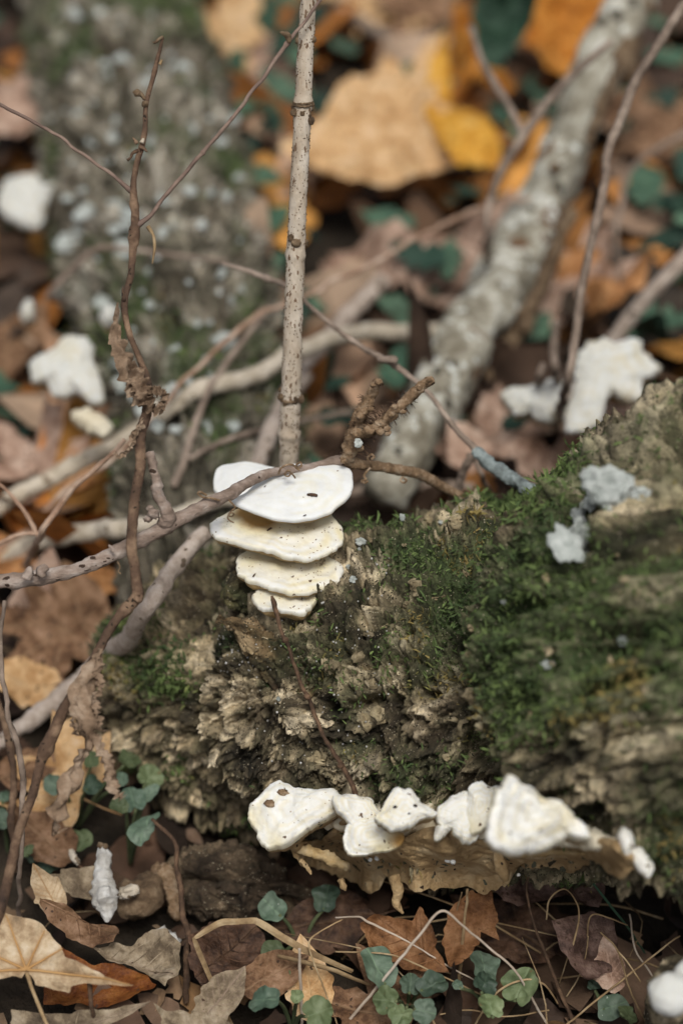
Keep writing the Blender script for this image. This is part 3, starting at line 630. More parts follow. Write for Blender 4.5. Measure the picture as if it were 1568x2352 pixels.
for lab, x, y, r, th in [("crusty brown lump on the long low bracket", 620, 1846, 13, "long white speckled"), ("mossy crumb at the upper edge of the long low bracket", 650, 1820, 12, "long white speckled")]:
    o = [q for q in sc.objects if q.get("label", "").startswith(th)][0]; p = on_thing(o, x, y)
    if p is None: p = S(x, y, .002)
    solo("bark_crumb", blob(p, r * MPP(.88), r * MPP(.88) * .8, r * MPP(.88) * .55, amp=.7, freq=3, seed=r), m_spur, lab, "bark crumb", p)

# tan pore crust clinging to the underside of the log
def crust():
    top = spline([(660, 1935), (740, 1925), (800, 1880), (900, 1930), (1000, 1900), (1110, 1930), (1200, 1940), (1300, 1920), (1400, 1925), (1455, 1965)], 200)
    bot = spline([(660, 1955), (700, 1985), (745, 2005), (790, 2028), (860, 2034), (900, 2022), (940, 2034), (1010, 2046), (1080, 2040), (1150, 2026), (1190, 2008), (1260, 2006), (1320, 2006), (1400, 1998), (1455, 2000)], 200)
    ii = np.arange(200.0); tn = fbm(np.stack([ii * .35, 0 * ii, 0 * ii], 1), 3) * 2; tn2 = vnoise(np.stack([ii * .09, 0 * ii + 4, 0 * ii], 1)) * 2
    nv = 70; V = np.zeros((200, nv, 3)); B_ = np.zeros((200, nv, 3))
    D = np.zeros((200, nv)); XY = np.zeros((200, nv, 2))
    for i in range(200):
        d0 = Sd(*top[i], .89)
        for j in range(nv):
            t = j / (nv - 1); x, y = top[i] * (1 - t) + bot[i] * t
            y += (4 * tn[i] + 9 * tn2[i]) * max(0, t - .6) / .4
            d0 = Sd(x, min(y, 1985), d0); D[i, j] = d0; XY[i, j] = x, y
    for _ in range(60):
        E = np.pad(D, 1, mode='edge'); D = (E[:-2, 1:-1] + E[2:, 1:-1] + E[1:-1, :-2] + E[1:-1, 2:] + 2 * D) / 6
    for i in range(200):
        for j in range(nv):
            t = j / (nv - 1); x, y = XY[i, j]
            V[i, j] = P(x, y, D[i, j] - .008 * math.sin(math.pi * min(1, t * 1.2 + .15)) ** .6 - .005); B_[i, j] = P(x, y - 6, D[i, j] + .02)
    q = V.reshape(-1, 3); n = fbm(q * 45, 4) * .007 + fbm(q * 200, 3) * .0020 + fbm(q * 700, 2) * .0006
    q = q - np.outer(n, FW)
    F = grid_faces(200, nv, False); nb = len(q)
    b = B_.reshape(-1, 3); idx = np.arange(200 * nv).reshape(200, nv)
    rimi = np.concatenate([idx[:, 0], idx[-1, 1:], idx[::-1, -1][1:], idx[0, ::-1][1:-1]])
    r2 = np.roll(rimi, -1); Fr = np.stack([rimi, r2, r2 + nb, rimi + nb], 1)
    return np.vstack([q, b]), [np.concatenate([F, F[:, ::-1] + nb, Fr])]
cr = thing("fungus_crust", "tan toothed crust of pores hanging under the low white brackets", "fungus crust", S(1000, 1980))
part("pore_layer", crust(), m_crust, cr)
part("cream_body", tube([(x, y, Sd(x, min(y, 1900), .89) - .002, r) for x, y, r in [(655, 1862, 12), (720, 1872, 26), (790, 1868, 30), (860, 1885, 34), (940, 1878, 32), (1020, 1885, 34), (1100, 1885, 36), (1200, 1895, 40), (1300, 1912, 32), (1370, 1930, 22), (1430, 1945, 10)]], 180, 18, amp=.35, freq=2.0, seed=7), m_cream, cr, label="cream fungus flesh joining the low white brackets")
for i, pts in enumerate([[(1140, 1955, 9), (1150, 1985, 14), (1158, 2010, 12), (1162, 2024, 4)], [(905, 2010, 12), (915, 2045, 12), (910, 2075, 9), (925, 2098, 4)], [(1055, 1945, 5), (1065, 1960, 8), (1070, 1972, 5)], [(690, 1975, 6), (705, 1992, 5), (715, 2008, 2)], [(780, 2020, 8), (790, 2038, 6), (793, 2046, 2)], [(845, 2025, 9), (850, 2042, 6), (853, 2050, 2)]]):
    d = Sd(pts[0][0], min(pts[0][1], 1985), .885) - .011
    part("hanging_tooth", tube([(x, y, d, r) for x, y, r in pts], 16, 9, amp=.35, seed=i), m_crust, cr)
for i, (x, y, r) in enumerate([(1028, 1975, 7), (1040, 1980, 6), (1190, 2010, 4), (865, 1972, 6), (850, 1975, 5)]):
    d = Sd(x, min(y, 1985), .885) - .013
    part("white_nub", blob(P(x, y, d), r * MPP(.88), seed=i, amp=.5), m_cap, cr)
rs = [(660, 1935, 5), (690, 1950, 11), (725, 1960, 12), (760, 1975, 14), (800, 1990, 10)]
part("pale_edge", tube([(x, y, Sd(x, y, .9) - .010, r) for x, y, r in rs], 40, 12, amp=.5, freq=1.6, seed=4), m_pore, cr)
rs = [(1195, 1965, 5), (1240, 1958, 9), (1290, 1955, 8), (1340, 1960, 4)]
part("pale_edge", tube([(x, y, Sd(x, y, .85) - .012, r) for x, y, r in rs], 40, 10, amp=.4, freq=1.6, seed=6), m_pore, cr)

# ------------------------------------------------------------------ upright shoot
def shoot():
    pts = [(640, 1420, .985, 26), (650, 1240, .965, 24), (662, 1080, .945, 22), (665, 1000, .937, 23), (668, 915, .93, 23), (673, 750, .918, 22), (680, 560, .906, 21), (688, 400, .897, 20), (695, 250, .890, 20), (702, 110, .884, 19), (712, -60, .876, 18), (725, -260, .868, 16)]
    b = G(640, 1500, 0)
    o = thing("upright_shoot", "pale straight woody shoot rising behind the stacked fungi", "shoot", P(640, 1420, .985))
    part("stem", tube(pts, 260, 20, amp=.05, freq=2.2, seed=3, bulge=[(.30, .16, .006), (.545, .12, .005), (.74, .20, .006)]), m_shoot, o)
    C = spline(W(pts), 260)
    def at(y):
        _, yy = to_px(C[:, :3]); return C[np.argmin(np.abs(yy - y))]
    for i, (y, n_) in enumerate([(245, 8), (905, 6), (545, 3), (100, 2)]):
        c = at(y)
        for k in range(n_):
            a = k / n_ * 6.28 + i; r = c[3] * (1.0 if n_ > 3 else .98)
            q = c[:3] + np.array([math.cos(a) * r, math.sin(a) * r, random.uniform(-.002, .0025)])
            part("node_scale", blob(q, .0010, .0009, .0014 * random.uniform(.7, 1.5), amp=.5, seed=i * 9 + k), m_node, o)
    for i, (y, dx) in enumerate([(272, 1), (545, 0), (908, 1), (905, -1), (255, -1)]):
        c = at(y); q = c[:3] + np.array([dx * c[3], -.6 * c[3] if dx else -c[3] * 1.02, 0])
        part("bud", blob(q, .0013 if dx else .0019, .0013, .0017, amp=.3, seed=i), m_node, o)
    ring = c
    for y in (232, 240, 918):
        c = at(y); t = np.linspace(0, 2 * np.pi, 25)
        pts_ = [np.array([c[0] + math.cos(a) * c[3] * 1.04, c[1] + math.sin(a) * c[3] * 1.04, c[2] - .3 * math.sin(a) * c[3], .0006]) for a in t]
        part("node_ring", tube(pts_, 40, 6, amp=.3, world=True, seed=y), m_node, o)
    # tiny raised bumps of the bark
    bp = []
    for k in range(700):
        i = random.randrange(60, 235); c = C[i]; a = random.uniform(math.pi * .95, math.pi * 2.05)
        bp.append(blob(c[:3] + np.array([math.cos(a), math.sin(a), 0]) * c[3] * 1.02* 1.0, .00022, .00022, .0004, nu=4, nv=5, seed=k))
    part("bark_bumps", join(bp), m_node, o, kind="stuff")
shoot()

# ------------------------------------------------------------------ woody vine lying over the fungi
vine = thing("woody_vine", "grey-brown woody vine lying across the top white bracket", "vine", P(-40, 1335, .87))
part("stem", tube([(-220, 1330, .868, 17), (-40, 1338, .870, 17), (60, 1332, .870, 18), (150, 1318, .870, 17), (240, 1288, .870, 17), (310, 1252, .871, 18), (380, 1205, .872, 18), (460, 1165, .876, 16), (540, 1128, .882, 14), (610, 1092, .893, 12), (650, 1080, .899, 10), (720, 1070, .905, 10), (770, 1060, .907, 13), (800, 1055, .908, 15)], 260, 14, amp=.14, freq=1.5, kink=.4, seed=6,
     bulge=[(.22, .25, .012), (.55, .2, .015)]), m_vine, vine)
part("stem", tube([(795, 1058, .908, 14), (830, 1068, .910, 13), (880, 1074, .915, 12), (930, 1085, .922, 12), (985, 1102, .932, 12), (1025, 1122, .940, 12), (1060, 1142, .945, 10)], 90, 12, amp=.15, freq=1.5, kink=.4, seed=8), m_spur, vine, label="darker brown end of the vine bending down to the log")
sA = part("spur", tube([(800, 1058, .907, 15), (808, 1030, .905, 17), (812, 1005, .903, 18), (820, 985, .902, 17), (832, 950, .900, 15), (845, 925, .898, 12), (858, 895, .896, 11), (868, 873, .895, 12)], 110, 14, amp=.32, freq=2.0, seed=9, kink=.3), m_spur, vine)
sB = part("spur", tube([(815, 1000, .902, 14), (845, 990, .900, 16), (870, 978, .899, 14), (895, 950, .897, 13), (920, 928, .896, 11), (950, 900, .895, 11), (975, 880, .894, 11), (992, 872, .894, 9)], 110, 14, amp=.28, freq=2.0, seed=10, kink=.3), m_spur, vine)
sC = part("spur", tube([(372, 1208, .871, 16), (385, 1190, .869, 18), (378, 1165, .868, 13), (368, 1140, .867, 12), (362, 1100, .866, 11), (350, 1060, .866, 10), (342, 1038, .866, 11)], 90, 12, amp=.22, freq=1.8, seed=12, kink=.3, bulge=[(.55, .3, .03)]), m_vine, vine)
for i, (x, y, d, r, pa) in enumerate([(352, 1180, .865, 14, sC), (340, 1192, .866, 10, sC), (345, 1168, .866, 9, sC), (818, 995, .893, 14, sA), (848, 990, .892, 14, sB), (872, 992, .892, 10, sB), (888, 985, .893, 8, sB), (890, 995, .894, 8, sB), (835, 945, .893, 12, sA), (826, 955, .893, 11, sA), (850, 940, .892, 8, sA),
        (906, 935, .889, 9, sB), (898, 952, .890, 9, sB), (925, 946, .890, 7, sB), (868, 878, .890, 9, sA), (856, 885, .890, 7, sA), (985, 873, .889, 7, sB), (962, 892, .889, 7, sB), (800, 1038, .897, 10, sA), (826, 1030, .897, 9, sA), (790, 1058, .90, 8, sA)]):
    part("bud_scar", blob(P(x, y, d), r * MPP(d), r * MPP(d) * .7, r * MPP(d) * .9, amp=.55, freq=2.5, seed=i + 3), m_spur if pa is not sC else m_vine, pa)
# hair-like rootlets on the spurs
def hairs(specs, name, parent):
    hp = []
    for (x0, y0, x1, y1, w, d, n_) in specs:
        for _ in range(n_):
            t = random.random(); x = x0 + (x1 - x0) * t; y = y0 + (y1 - y0) * t
            s = random.choice((-1, 1)); nx, ny = -(y1 - y0), (x1 - x0); l = math.hypot(nx, ny); nx, ny = nx / l * s, ny / l * s
            L = random.uniform(8, 20); a = random.gauss(0, .5)
            nx, ny = nx * math.cos(a) - ny * math.sin(a), nx * math.sin(a) + ny * math.cos(a)
            hp.append(tube([(x + nx * w * .7, y + ny * w * .7, d, 1.1), (x + nx * (w + L * .5), y + ny * (w + L * .5) + 1, d + random.gauss(0, .001), .9), (x + nx * (w + L), y + ny * (w + L) + 3, d + random.gauss(0, .002), .5)], 4, 4, amp=0))
    part(name, join(hp), m_twigd, parent, kind="stuff")
hairs([(815, 1000, 850, 915, 13, .900, 60)], "rootlets", sA)
hairs([(845, 990, 940, 910, 11, .898, 70), (805, 1050, 845, 1000, 12, .905, 18)], "rootlets", sB)
def curl(x, y, d, pts, r=1.8, n=40):
    return tube([(x + a, y + b, d + c * .001, r) for a, b, c in pts], n, 6, amp=.1)
for nm, v in [("tendril", curl(525, 1148, .872, [(0, 0, 0), (10, 10, -1), (15, 18, -2), (8, 24, -3), (2, 30, -2), (0, 36, -1), (8, 38, -2), (12, 32, -4), (5, 30, -5), (-2, 40, -3), (3, 48, -2), (12, 52, -2)], 2.0)),
              ("tendril", curl(505, 1150, .874, [(0, 0, 0), (-20, -6, -1), (-38, -8, -1), (-50, -16, -2), (-44, -20, -3), (-30, -12, -2)], 2.6)),
              ("tendril", curl(640, 1088, .893, [(0, 0, 0), (5, -12, -3), (18, -20, -4), (32, -20, -3), (42, -12, 0), (48, -8, 0)], 2.6)),
              ("tendril", curl(652, 1090, .894, [(0, 0, 0), (8, -8, -4), (16, -4, -6), (10, 4, -5), (2, 0, -6), (10, -10, -8), (20, 0, -5), (26, 8, -3)], 2.0)),
              ("tendril", curl(682, 1066, .898, [(0, 0, 0), (8, -4, -2), (10, 4, -3), (3, 8, -3), (-2, 2, -5), (5, -2, -6)], 2.4)),
              ("tendril", curl(850, 1075, .905, [(0, 0, 0), (-8, 8, -1), (-14, 18, -1), (-10, 26, -2), (-20, 30, -1), (-12, 34, -2), (-6, 30, -3)], 2.8)),
              ("tendril", curl(925, 1095, .915, [(0, 0, 0), (-6, 8, -1), (2, 14, -2), (8, 8, -3), (2, 4, -3)], 2.4)),
              ("tendril", curl(845, 1058, .905, [(0, 0, 0), (0, -8, -1), (8, -14, -2), (14, -8, -2), (8, -4, -3)], 3.0)),
              ("bud", tube([(100, 1325, .862, 9), (95, 1312, .862, 11), (108, 1300, .862, 7)], 20, 9, amp=.3)), ("bud", tube([(60, 1330, .862, 12), (66, 1312, .862, 10), (70, 1302, .862, 4)], 20, 9, amp=.3)),
              ("bud", tube([(262, 1268, .864, 4), (256, 1258, .864, 4), (250, 1252, .864, 2)], 10, 7, amp=.3)), ("tendril", curl(270, 1290, .868, [(0, 0, 0), (6, 12, -1), (2, 22, -1), (8, 28, -1)], 1.6))]:
    part(nm, v, m_spur if nm == "tendril" else m_vine, vine)
part("lichen", plate(P(822, 1018, .893), (CAM - P(822, 1018, .893)), .0016, 77, th=.0005), m_lichen, sA)

# ------------------------------------------------------------------ ribbons (withered leaves, flat blades)
def ribbon(pts, n=30, m=7, ripple=.5, freq=2.0, seed=0, twist=0.0, fold=0.0, taper=True, depth_dir=True):
    q = spline(W(pts), n); C, w = q[:, :3], q[:, 3]; T = np.gradient(C, axis=0); T /= np.linalg.norm(T, axis=1)[:, None]
    vd = C - CAM; vd /= np.linalg.norm(vd, axis=1)[:, None]; S_ = np.cross(T, vd); S_ /= np.linalg.norm(S_, axis=1)[:, None]; Nn = np.cross(S_, T)
    a = np.linspace(0, 1, n) * twist + seed
    S2 = S_ * np.cos(a)[:, None] + Nn * np.sin(a)[:, None]; N2 = -S_ * np.sin(a)[:, None] + Nn * np.cos(a)[:, None]
    u = np.linspace(-1, 1, m)
    L = np.linspace(0, 1, n) * n * .12
    e = 1 + .35 * ripple * vnoise(np.stack([np.repeat(L, m) * 3, np.tile(np.sign(u) * 5, n) + seed, np.zeros(n * m)], 1)).reshape(n, m)
    V = C[:, None] + S2[:, None] * (w[:, None] * u * e)[..., None]
    nz = fbm(np.stack([np.repeat(L, m) * freq, np.tile(u * 1.3, n) + seed * 2, np.zeros(n * m) + seed], 1), 3).reshape(n, m)
    V = V + N2[:, None] * (nz * w.mean() * ripple * 2.4 + np.abs(u)[None] * fold * w[:, None])[..., None]
    return V.reshape(-1, 3), grid_faces(n, m, False)
m_wither = M("withered_leaf", ramp3((.12, .075, .045), (.29, .20, .13), (.48, .37, .27)), 120, bump=.9, bscale=350, trans=.1)
dry = thing("dried_plant", "slender dry brown stem with withered leaves, crossing in front of the vine", "dry stem", P(-60, 2330, .86))
part("stem", tube([(374, 84, .885, 3), (366, 120, .885, 4.5), (350, 195, .885, 5.5), (338, 255, .884, 5.5), (325, 330, .883, 7), (312, 400, .883, 7), (306, 450, .882, 8.5), (311, 515, .882, 10), (304, 580, .880, 8.5), (297, 640, .878, 7.5), (288, 700, .876, 8), (295, 760, .874, 7), (318, 820, .872, 7), (338, 885, .870, 11), (338, 945, .868, 12), (328, 1010, .866, 12),
    (318, 1090, .864, 12), (308, 1180, .862, 12), (305, 1260, .861, 12), (311, 1340, .860, 12), (312, 1372, .860, 14), (270, 1420, .858, 11), (225, 1500, .857, 11), (160, 1600, .856, 11), (118, 1690, .855, 14), (85, 1790, .855, 11), (50, 1900, .855, 11), (15, 2020, .856, 12), (-60, 2330, .86, 12)], 420, 12, amp=.13, freq=1.6, kink=.55, seed=21,
    bulge=[(.035, .25, .004), (.20, .5, .008), (.17, .25, .004), (.58, .3, .005), (.735, .35, .006)]), m_dry, dry)
tw1 = part("side_twig", tube([(302, 440, .882, 7), (270, 412, .884, 4.5), (220, 375, .888, 4), (140, 318, .892, 4), (60, 270, .896, 4), (-40, 222, .90, 4)], 90, 8, amp=.1, kink=.6, seed=22), m_thin, dry)
tw2 = part("side_twig", tube([(318, 520, .882, 8), (345, 495, .882, 5), (400, 425, .880, 5), (450, 368, .878, 5), (470, 348, .878, 5), (520, 285, .876, 4.5), (590, 200, .874, 4.5), (655, 105, .873, 5), (700, 48, .872, 4), (760, -30, .872, 4)], 140, 8, amp=.1, kink=.6, seed=23, bulge=[(.32, .5, .006), (.77, .4, .008)]), m_thin, dry)
for i, (pts, pa, mt) in enumerate([([(333, 228, .884, 5), (326, 218, .884, 5), (314, 213, .883, 9), (305, 211, .883, 1)], dry, m_node), ([(664, 98, .872, 5), (660, 82, .872, 8), (650, 76, .872, 5), (642, 74, .872, 1)], tw2, m_node), ([(374, 84, .885, 3), (366, 90, .884, 4), (356, 98, .884, 3), (350, 96, .884, 1)], dry, m_node),
        ([(318, 345, .882, 5), (305, 352, .882, 4), (300, 362, .882, 3), (293, 368, .882, 4)], dry, m_twigd), ([(315, 330, .881, 5), (308, 320, .881, 3), (305, 316, .881, 1)], dry, m_dry), ([(322, 338, .881, 5), (332, 342, .881, 4), (338, 348, .88, 2)], dry, m_dry), ([(326, 328, .88, 5), (330, 318, .88, 3)], dry, m_pale),
        ([(368, 148, .884, 4), (372, 138, .884, 3)], dry, m_straw), ([(340, 520, .880, 5), (352, 540, .879, 4), (355, 570, .878, 3.5), (350, 606, .878, 1.5)], dry, m_straw), ([(286, 690, .874, 5), (282, 670, .873, 3), (284, 656, .873, 1)], dry, m_dry),
        ([(312, 1372, .858, 7), (322, 1380, .857, 5), (326, 1366, .857, 2)], dry, m_dry), ([(338, 240, .883, 8), (330, 238, .882, 8)], dry, m_node)]):
    part("bud", tube(pts, 14, 8, amp=.2, seed=i), mt, pa)
for i, (pts, rp, tw, fold) in enumerate([
        ([(272, 700, .872, 3), (266, 750, .870, 10), (278, 800, .868, 20), (292, 850, .867, 24), (312, 900, .866, 20), (335, 930, .866, 8)], .9, 3.0, .3), ([(300, 830, .864, 6), (315, 860, .863, 18), (330, 900, .862, 24), (345, 930, .862, 16), (378, 940, .863, 5)], 1.1, 2.0, .2),
        ([(340, 900, .862, 5), (362, 896, .861, 12), (378, 910, .861, 10), (372, 940, .862, 3)], 1.0, 1.5, .4), ([(330, 960, .862, 4), (310, 1000, .862, 7), (300, 1030, .862, 8), (275, 1050, .862, 4), (262, 1040, .862, 2)], .9, 2.5, .4), ([(335, 980, .862, 5), (316, 985, .862, 7), (306, 1015, .862, 3)], .9, 2.5, .4),
        ([(232, 1490, .853, 5), (222, 1530, .852, 18), (205, 1580, .850, 27), (198, 1650, .849, 32), (205, 1700, .848, 22), (190, 1740, .848, 12), (175, 1790, .847, 22), (150, 1840, .846, 24), (132, 1895, .846, 14), (140, 1912, .846, 3)], .95, 1.2, .25),
        ([(208, 1680, .848, 10), (235, 1715, .847, 9), (248, 1745, .846, 22), (262, 1790, .845, 22), (275, 1822, .845, 8), (284, 1832, .845, 2)], .9, 1.0, .3), ([(225, 1510, .851, 4), (232, 1560, .851, 12), (226, 1620, .85, 12), (235, 1680, .85, 5)], 1.0, 2.0, .3),
        ([(180, 1560, .852, 3), (178, 1600, .851, 9), (172, 1640, .85, 12), (180, 1690, .85, 6)], 1.0, 2.0, .3)]):
    part("withered_leaf", ribbon(pts, 54, 11, rp, 2.6, seed=i * .12, twist=tw * .35, fold=fold), m_wither, dry)

# dark twig leaning over the face of the log
tpx = [(622, 1368, 3.5), (628, 1385, 6), (645, 1440, 4.5), (665, 1500, 4.5), (690, 1560, 4.5), (715, 1625, 5), (745, 1690, 5), (775, 1745, 5.5), (800, 1795, 6), (820, 1840, 6), (828, 1865, 6), (845, 1884, 5), (868, 1890, 5)]
tw = thing("dark_twig", "thin dark twig leaning across the bark from the lowest tier to the low brackets", "twig", P(868, 1890, .87))
part("stem", tube([(x, y, min(.884 - .010 * i / 12, Sd(x, y, .9) - .0035), r) for i, (x, y, r) in enumerate(tpx)], 120, 9, amp=.15, kink=.8, seed=31), m_twigd, tw)
for i, (x, y) in enumerate([(655, 1470), (705, 1600), (782, 1758)]): part("bud", blob(P(x, y, .876), .0012, seed=i), m_twigd, tw)

# ------------------------------------------------------------------ sticks and stems behind
def gp_(pts, z): return [(x, y, g(x, y, zz if (zz := z) is not None else 0), r) for x, y, r in pts]
def stick(name, label, cat, pts, mat, n=90, sides=12, amp=.12, kink=.5, seed=0, bulge=(), knots=(), group=None, km=None):
    w = [q if len(q) == 4 else None for q in pts]
    o = thing(name, label, cat, P(*pts[0][:3]), group)
    q = spline(np.array(pts, float), max(24, len(pts) * 5))
    dd = []
    for x, y, d, r in q:
        h = SA(x, y)[0]; lim = 9 if h is None else float((h - CAM) @ FW) - r * MPP(d) * 1.0 - .002
        dd.append(min(0, lim - d))
    dd = np.array(dd)
    for _ in range(12): dd = np.minimum(dd, np.convolve(np.pad(dd, 2, mode='edge'), np.ones(5) / 5, 'valid'))
    k = (q[:, 2] + dd) / q[:, 2]; q[:, 2] += dd
    pts = [tuple(v) for v in q]
    if mat is m_pink: pts = [(x, y, d, r * .78) for x, y, d, r in pts]
    part("stem", tube(pts, n, sides, amp=amp * 1.4, freq=1.4, kink=kink, seed=seed, bulge=bulge), mat, o)
    for i, k in enumerate(knots): part("side_stub", tube(k, 14, 8, amp=.25, seed=seed + i), km or mat, o)
    return o
def gz(x, y, r, z): return (x, y, g(x, y, z), r)
stick("fallen_branch", "long pale curved branch lying across the litter behind the shoot", "branch", [gz(-260, 1330, 20, .03), gz(-20, 1185, 20, .035), gz(110, 1105, 20, .04), gz(230, 1035, 20, .05), gz(350, 962, 20, .06), gz(500, 880, 20, .075), gz(600, 838, 19, .08), gz(700, 805, 19, .075), gz(850, 775, 20, .05), gz(960, 768, 20, .035), gz(1090, 772, 19, .03)], m_pale, 160, 14, .1, .8, 41,
      bulge=[(.27, .12, .01), (.5, .12, .01)], knots=[[(330, 960, .98, 9), (350, 935, .975, 6), (362, 920, .975, 2)]])
stick("fallen_branch", "beige branch half hidden behind the vine", "branch", [gz(-60, 1315, 22, .015), gz(40, 1275, 22, .02), gz(110, 1245, 22, .025), gz(280, 1205, 22, .03), gz(400, 1185, 20, .03), gz(540, 1150, 16, .04)], m_pale, 80, 12, .12, .6, 42)
stick("fallen_stick", "thick pinkish-beige stick slanting up to the log's broken end", "stick", [gz(-120, 1790, 17, .02), gz(20, 1690, 18, .028), gz(130, 1605, 21, .035), gz(230, 1520, 22, .045), (330, 1410, .925, 22), (400, 1320, .93, 21), (480, 1232, .94, 19)], m_beige, 110, 12, .12, .6, 43, bulge=[(.3, .15, .02), (.62, .12, .02)])
stick("thin_twig", "long thin reddish twig crossing behind the shoot", "twig", [gz(-60, 1300, 6, .03), gz(60, 1220, 7, .04), gz(130, 1150, 7, .05), gz(280, 1035, 6, .07), gz(420, 880, 6, .09), gz(560, 745, 7, .10), gz(700, 680, 6, .10), gz(800, 632, 6, .10), gz(900, 580, 6, .10), gz(1010, 518, 6, .095), gz(1110, 478, 6, .09), gz(1250, 448, 6, .08)], m_red, 160, 8, .12, .8, 44,
      bulge=[(.73, .4, .004), (.82, .4, .004), (.9, .4, .004), (.62, .3, .004)])
stick("bent_twig", "pinkish-grey bent twig resting on the lichen-spotted log", "twig", [gz(160, 690, 9, .06), gz(112, 684, 11, .07), gz(130, 655, 11, .08), gz(180, 610, 10, .09), gz(232, 572, 10, .10), gz(300, 575, 8, .10), gz(380, 585, 7, .10), gz(520, 600, 6, .10)], m_pink, 90, 10, .12, .5, 45)
stick("thin_twig", "purplish twig leaning on the log left of the shoot", "twig", [gz(395, 1120, 12, .05), gz(430, 1030, 12, .06), gz(470, 930, 11, .08), gz(520, 830, 10, .09), gz(610, 720, 8, .10)], m_pink, 80, 9, .12, .6, 46)
stick("thin_twig", "grey twig crossing under the shoot to the small spurs", "twig", [gz(430, 1050, 8, .06), gz(520, 1015, 9, .06), gz(620, 985, 9, .06), gz(700, 968, 9, .06), gz(810, 945, 8, .05)], m_pink, 60, 9, .12, .6, 47)
stick("fallen_stick", "short pale grey stick poking up behind the shoot", "stick", [gz(590, 1075, 20, .02), gz(640, 970, 20, .03), gz(700, 850, 20, .04), gz(790, 735, 21, .05), gz(885, 648, 20, .055)], m_beige, 70, 10, .12, .5, 48)
stick("slim_branch", "slim brown branch slanting down to the log ridge with a grey lichen-coated lower end", "branch", [(512, 608, .985, 5), (560, 622, .98, 7), (605, 638, .978, 9), (650, 655, .975, 7), (700, 692, .97, 7), (760, 745, .967, 7), (830, 795, .963, 8), (890, 830, .96, 9), (935, 862, .957, 8), (985, 908, .953, 8), (1040, 975, .95, 9), (1095, 1040, .946, 11)], m_pink, 140, 10, .14, .6, 49,
      bulge=[(.15, .4, .008)], knots=[[(870, 825, .958, 8), (895, 826, .955, 9), (910, 828, .954, 9)]])
slim = [o for o in sc.objects if o.name.startswith("slim_branch")][0]
part("lichen_sheath", tube([(1090, 1034, .945, 12), (1120, 1062, .942, 15), (1160, 1090, .938, 16), (1200, 1115, .932, 15), (1245, 1142, .926, 15), (1300, 1175, .918, 14)], 90, 14, amp=.28, freq=2, seed=50), m_lichtwig, slim)
stick("thin_twig", "small reddish twig leaning against the slim lichen-tipped branch", "twig", [gz(1140, 1165, 8, .02), (1110, 1105, 1.0, 7), (1090, 1060, .99, 8), (1075, 1045, .985, 8)], m_pink, 40, 9, .12, .5, 51, knots=[[(1060, 1090, .99, 10), (1075, 1060, .985, 10), (1090, 1045, .983, 6)], [(1050, 1130, .995, 10), (1062, 1090, .99, 9)]])
stick("thin_twig", "pinkish stick lying flat behind the log ridge", "stick", [gz(780, 1135, 14, .03), gz(900, 1122, 15, .03), gz(1010, 1115, 14, .03), gz(1090, 1120, 10, .03)], m_pink, 40, 10, .15, .6, 52)
o = stick("lichen_branch", "thick pale lichen-crusted branch slanting behind the forked brownish stem", "branch", [gz(880, 1150, 50, .035), gz(950, 1025, 60, .04), gz(1030, 890, 66, .045), gz(1110, 745, 68, .052), gz(1180, 600, 66, .06), gz(1245, 460, 62, .08), gz(1320, 310, 56, .10), gz(1390, 170, 52, .12), gz(1445, 50, 52, .135), gz(1520, -110, 50, .155)], m_lichenb, 220, 28, .13, .5, 53)
for i, pts in enumerate([[gz(1200, 760, 24, .05), gz(1260, 610, 26, .07), gz(1310, 480, 22, .09)], [gz(1110, 870, 30, .03), gz(1180, 770, 34, .045), gz(1220, 700, 24, .06)], [gz(1350, 330, 14, .12), gz(1390, 220, 18, .135), gz(1420, 150, 12, .14)]]):
    part("bark_strip", tube(pts, 40, 12, amp=.5, freq=1.6, flat=.6, seed=i + 60), m_node, o)
for i, (x, y, r) in enumerate([(1272, 385, 13), (1160, 720, 14), (1120, 860, 13), (1060, 900, 16)]): part("bark_scar", blob(P(x, y, g(x, y, .12 - .00012 * y) - .045), r * MPP(1.2), seed=i, amp=.4), m_node, o)
part("dark_band", tube([gz(1392, 165, 56, .12), gz(1415, 112, 57, .127), gz(1430, 80, 55, .13)], 30, 26, amp=.12, seed=70), m_node, o)
stick("thin_sapling", "tall thin pinkish stem standing in front of the lichen-crusted branch", "stem", [gz(1272, 1000, 13, -.01), (1295, 900, 1.02, 13), (1320, 760, 1.01, 13), (1345, 610, 1.005, 12), (1375, 460, 1.0, 13), (1400, 340, 1.0, 13), (1435, 240, .998, 14), (1490, 140, .995, 14), (1590, -10, .99, 14)], m_pink, 120, 10, .12, .5, 54, bulge=[(.72, .3, .01)])
stick("thin_sapling", "thin forked brownish stem between the orange leaves and the lichen-crusted branch", "stem", [gz(1130, 690, 11, 0), (1118, 560, 1.14, 11), (1128, 450, 1.13, 12), (1160, 370, 1.125, 13), (1200, 310, 1.12, 14), (1260, 230, 1.115, 13), (1330, 160, 1.11, 12), (1400, 95, 1.11, 9)], m_pink, 90, 10, .12, .5, 55, knots=[[(1200, 310, 1.12, 10), (1160, 230, 1.13, 10), (1110, 150, 1.14, 9), (1080, 60, 1.16, 7)]])
stick("fallen_stick", "smooth grey stick leaning over the white fungus clump", "stick", [gz(1300, 925, 14, .02), gz(1370, 830, 17, .04), gz(1430, 750, 18, .06), gz(1500, 660, 18, .08), gz(1600, 550, 18, .10)], m_beige, 70, 11, .1, .5, 56)
stick("thin_twig", "short pinkish twig upright beside the tall thin stem", "twig", [gz(1285, 920, 13, .01), (1275, 860, 1.06, 13), (1268, 800, 1.055, 14), (1272, 740, 1.05, 11)], m_pink, 40, 9, .12, .5, 57, knots=[[gz(1240, 920, 9, .02), (1238, 870, 1.07, 10), (1248, 835, 1.065, 7)]])
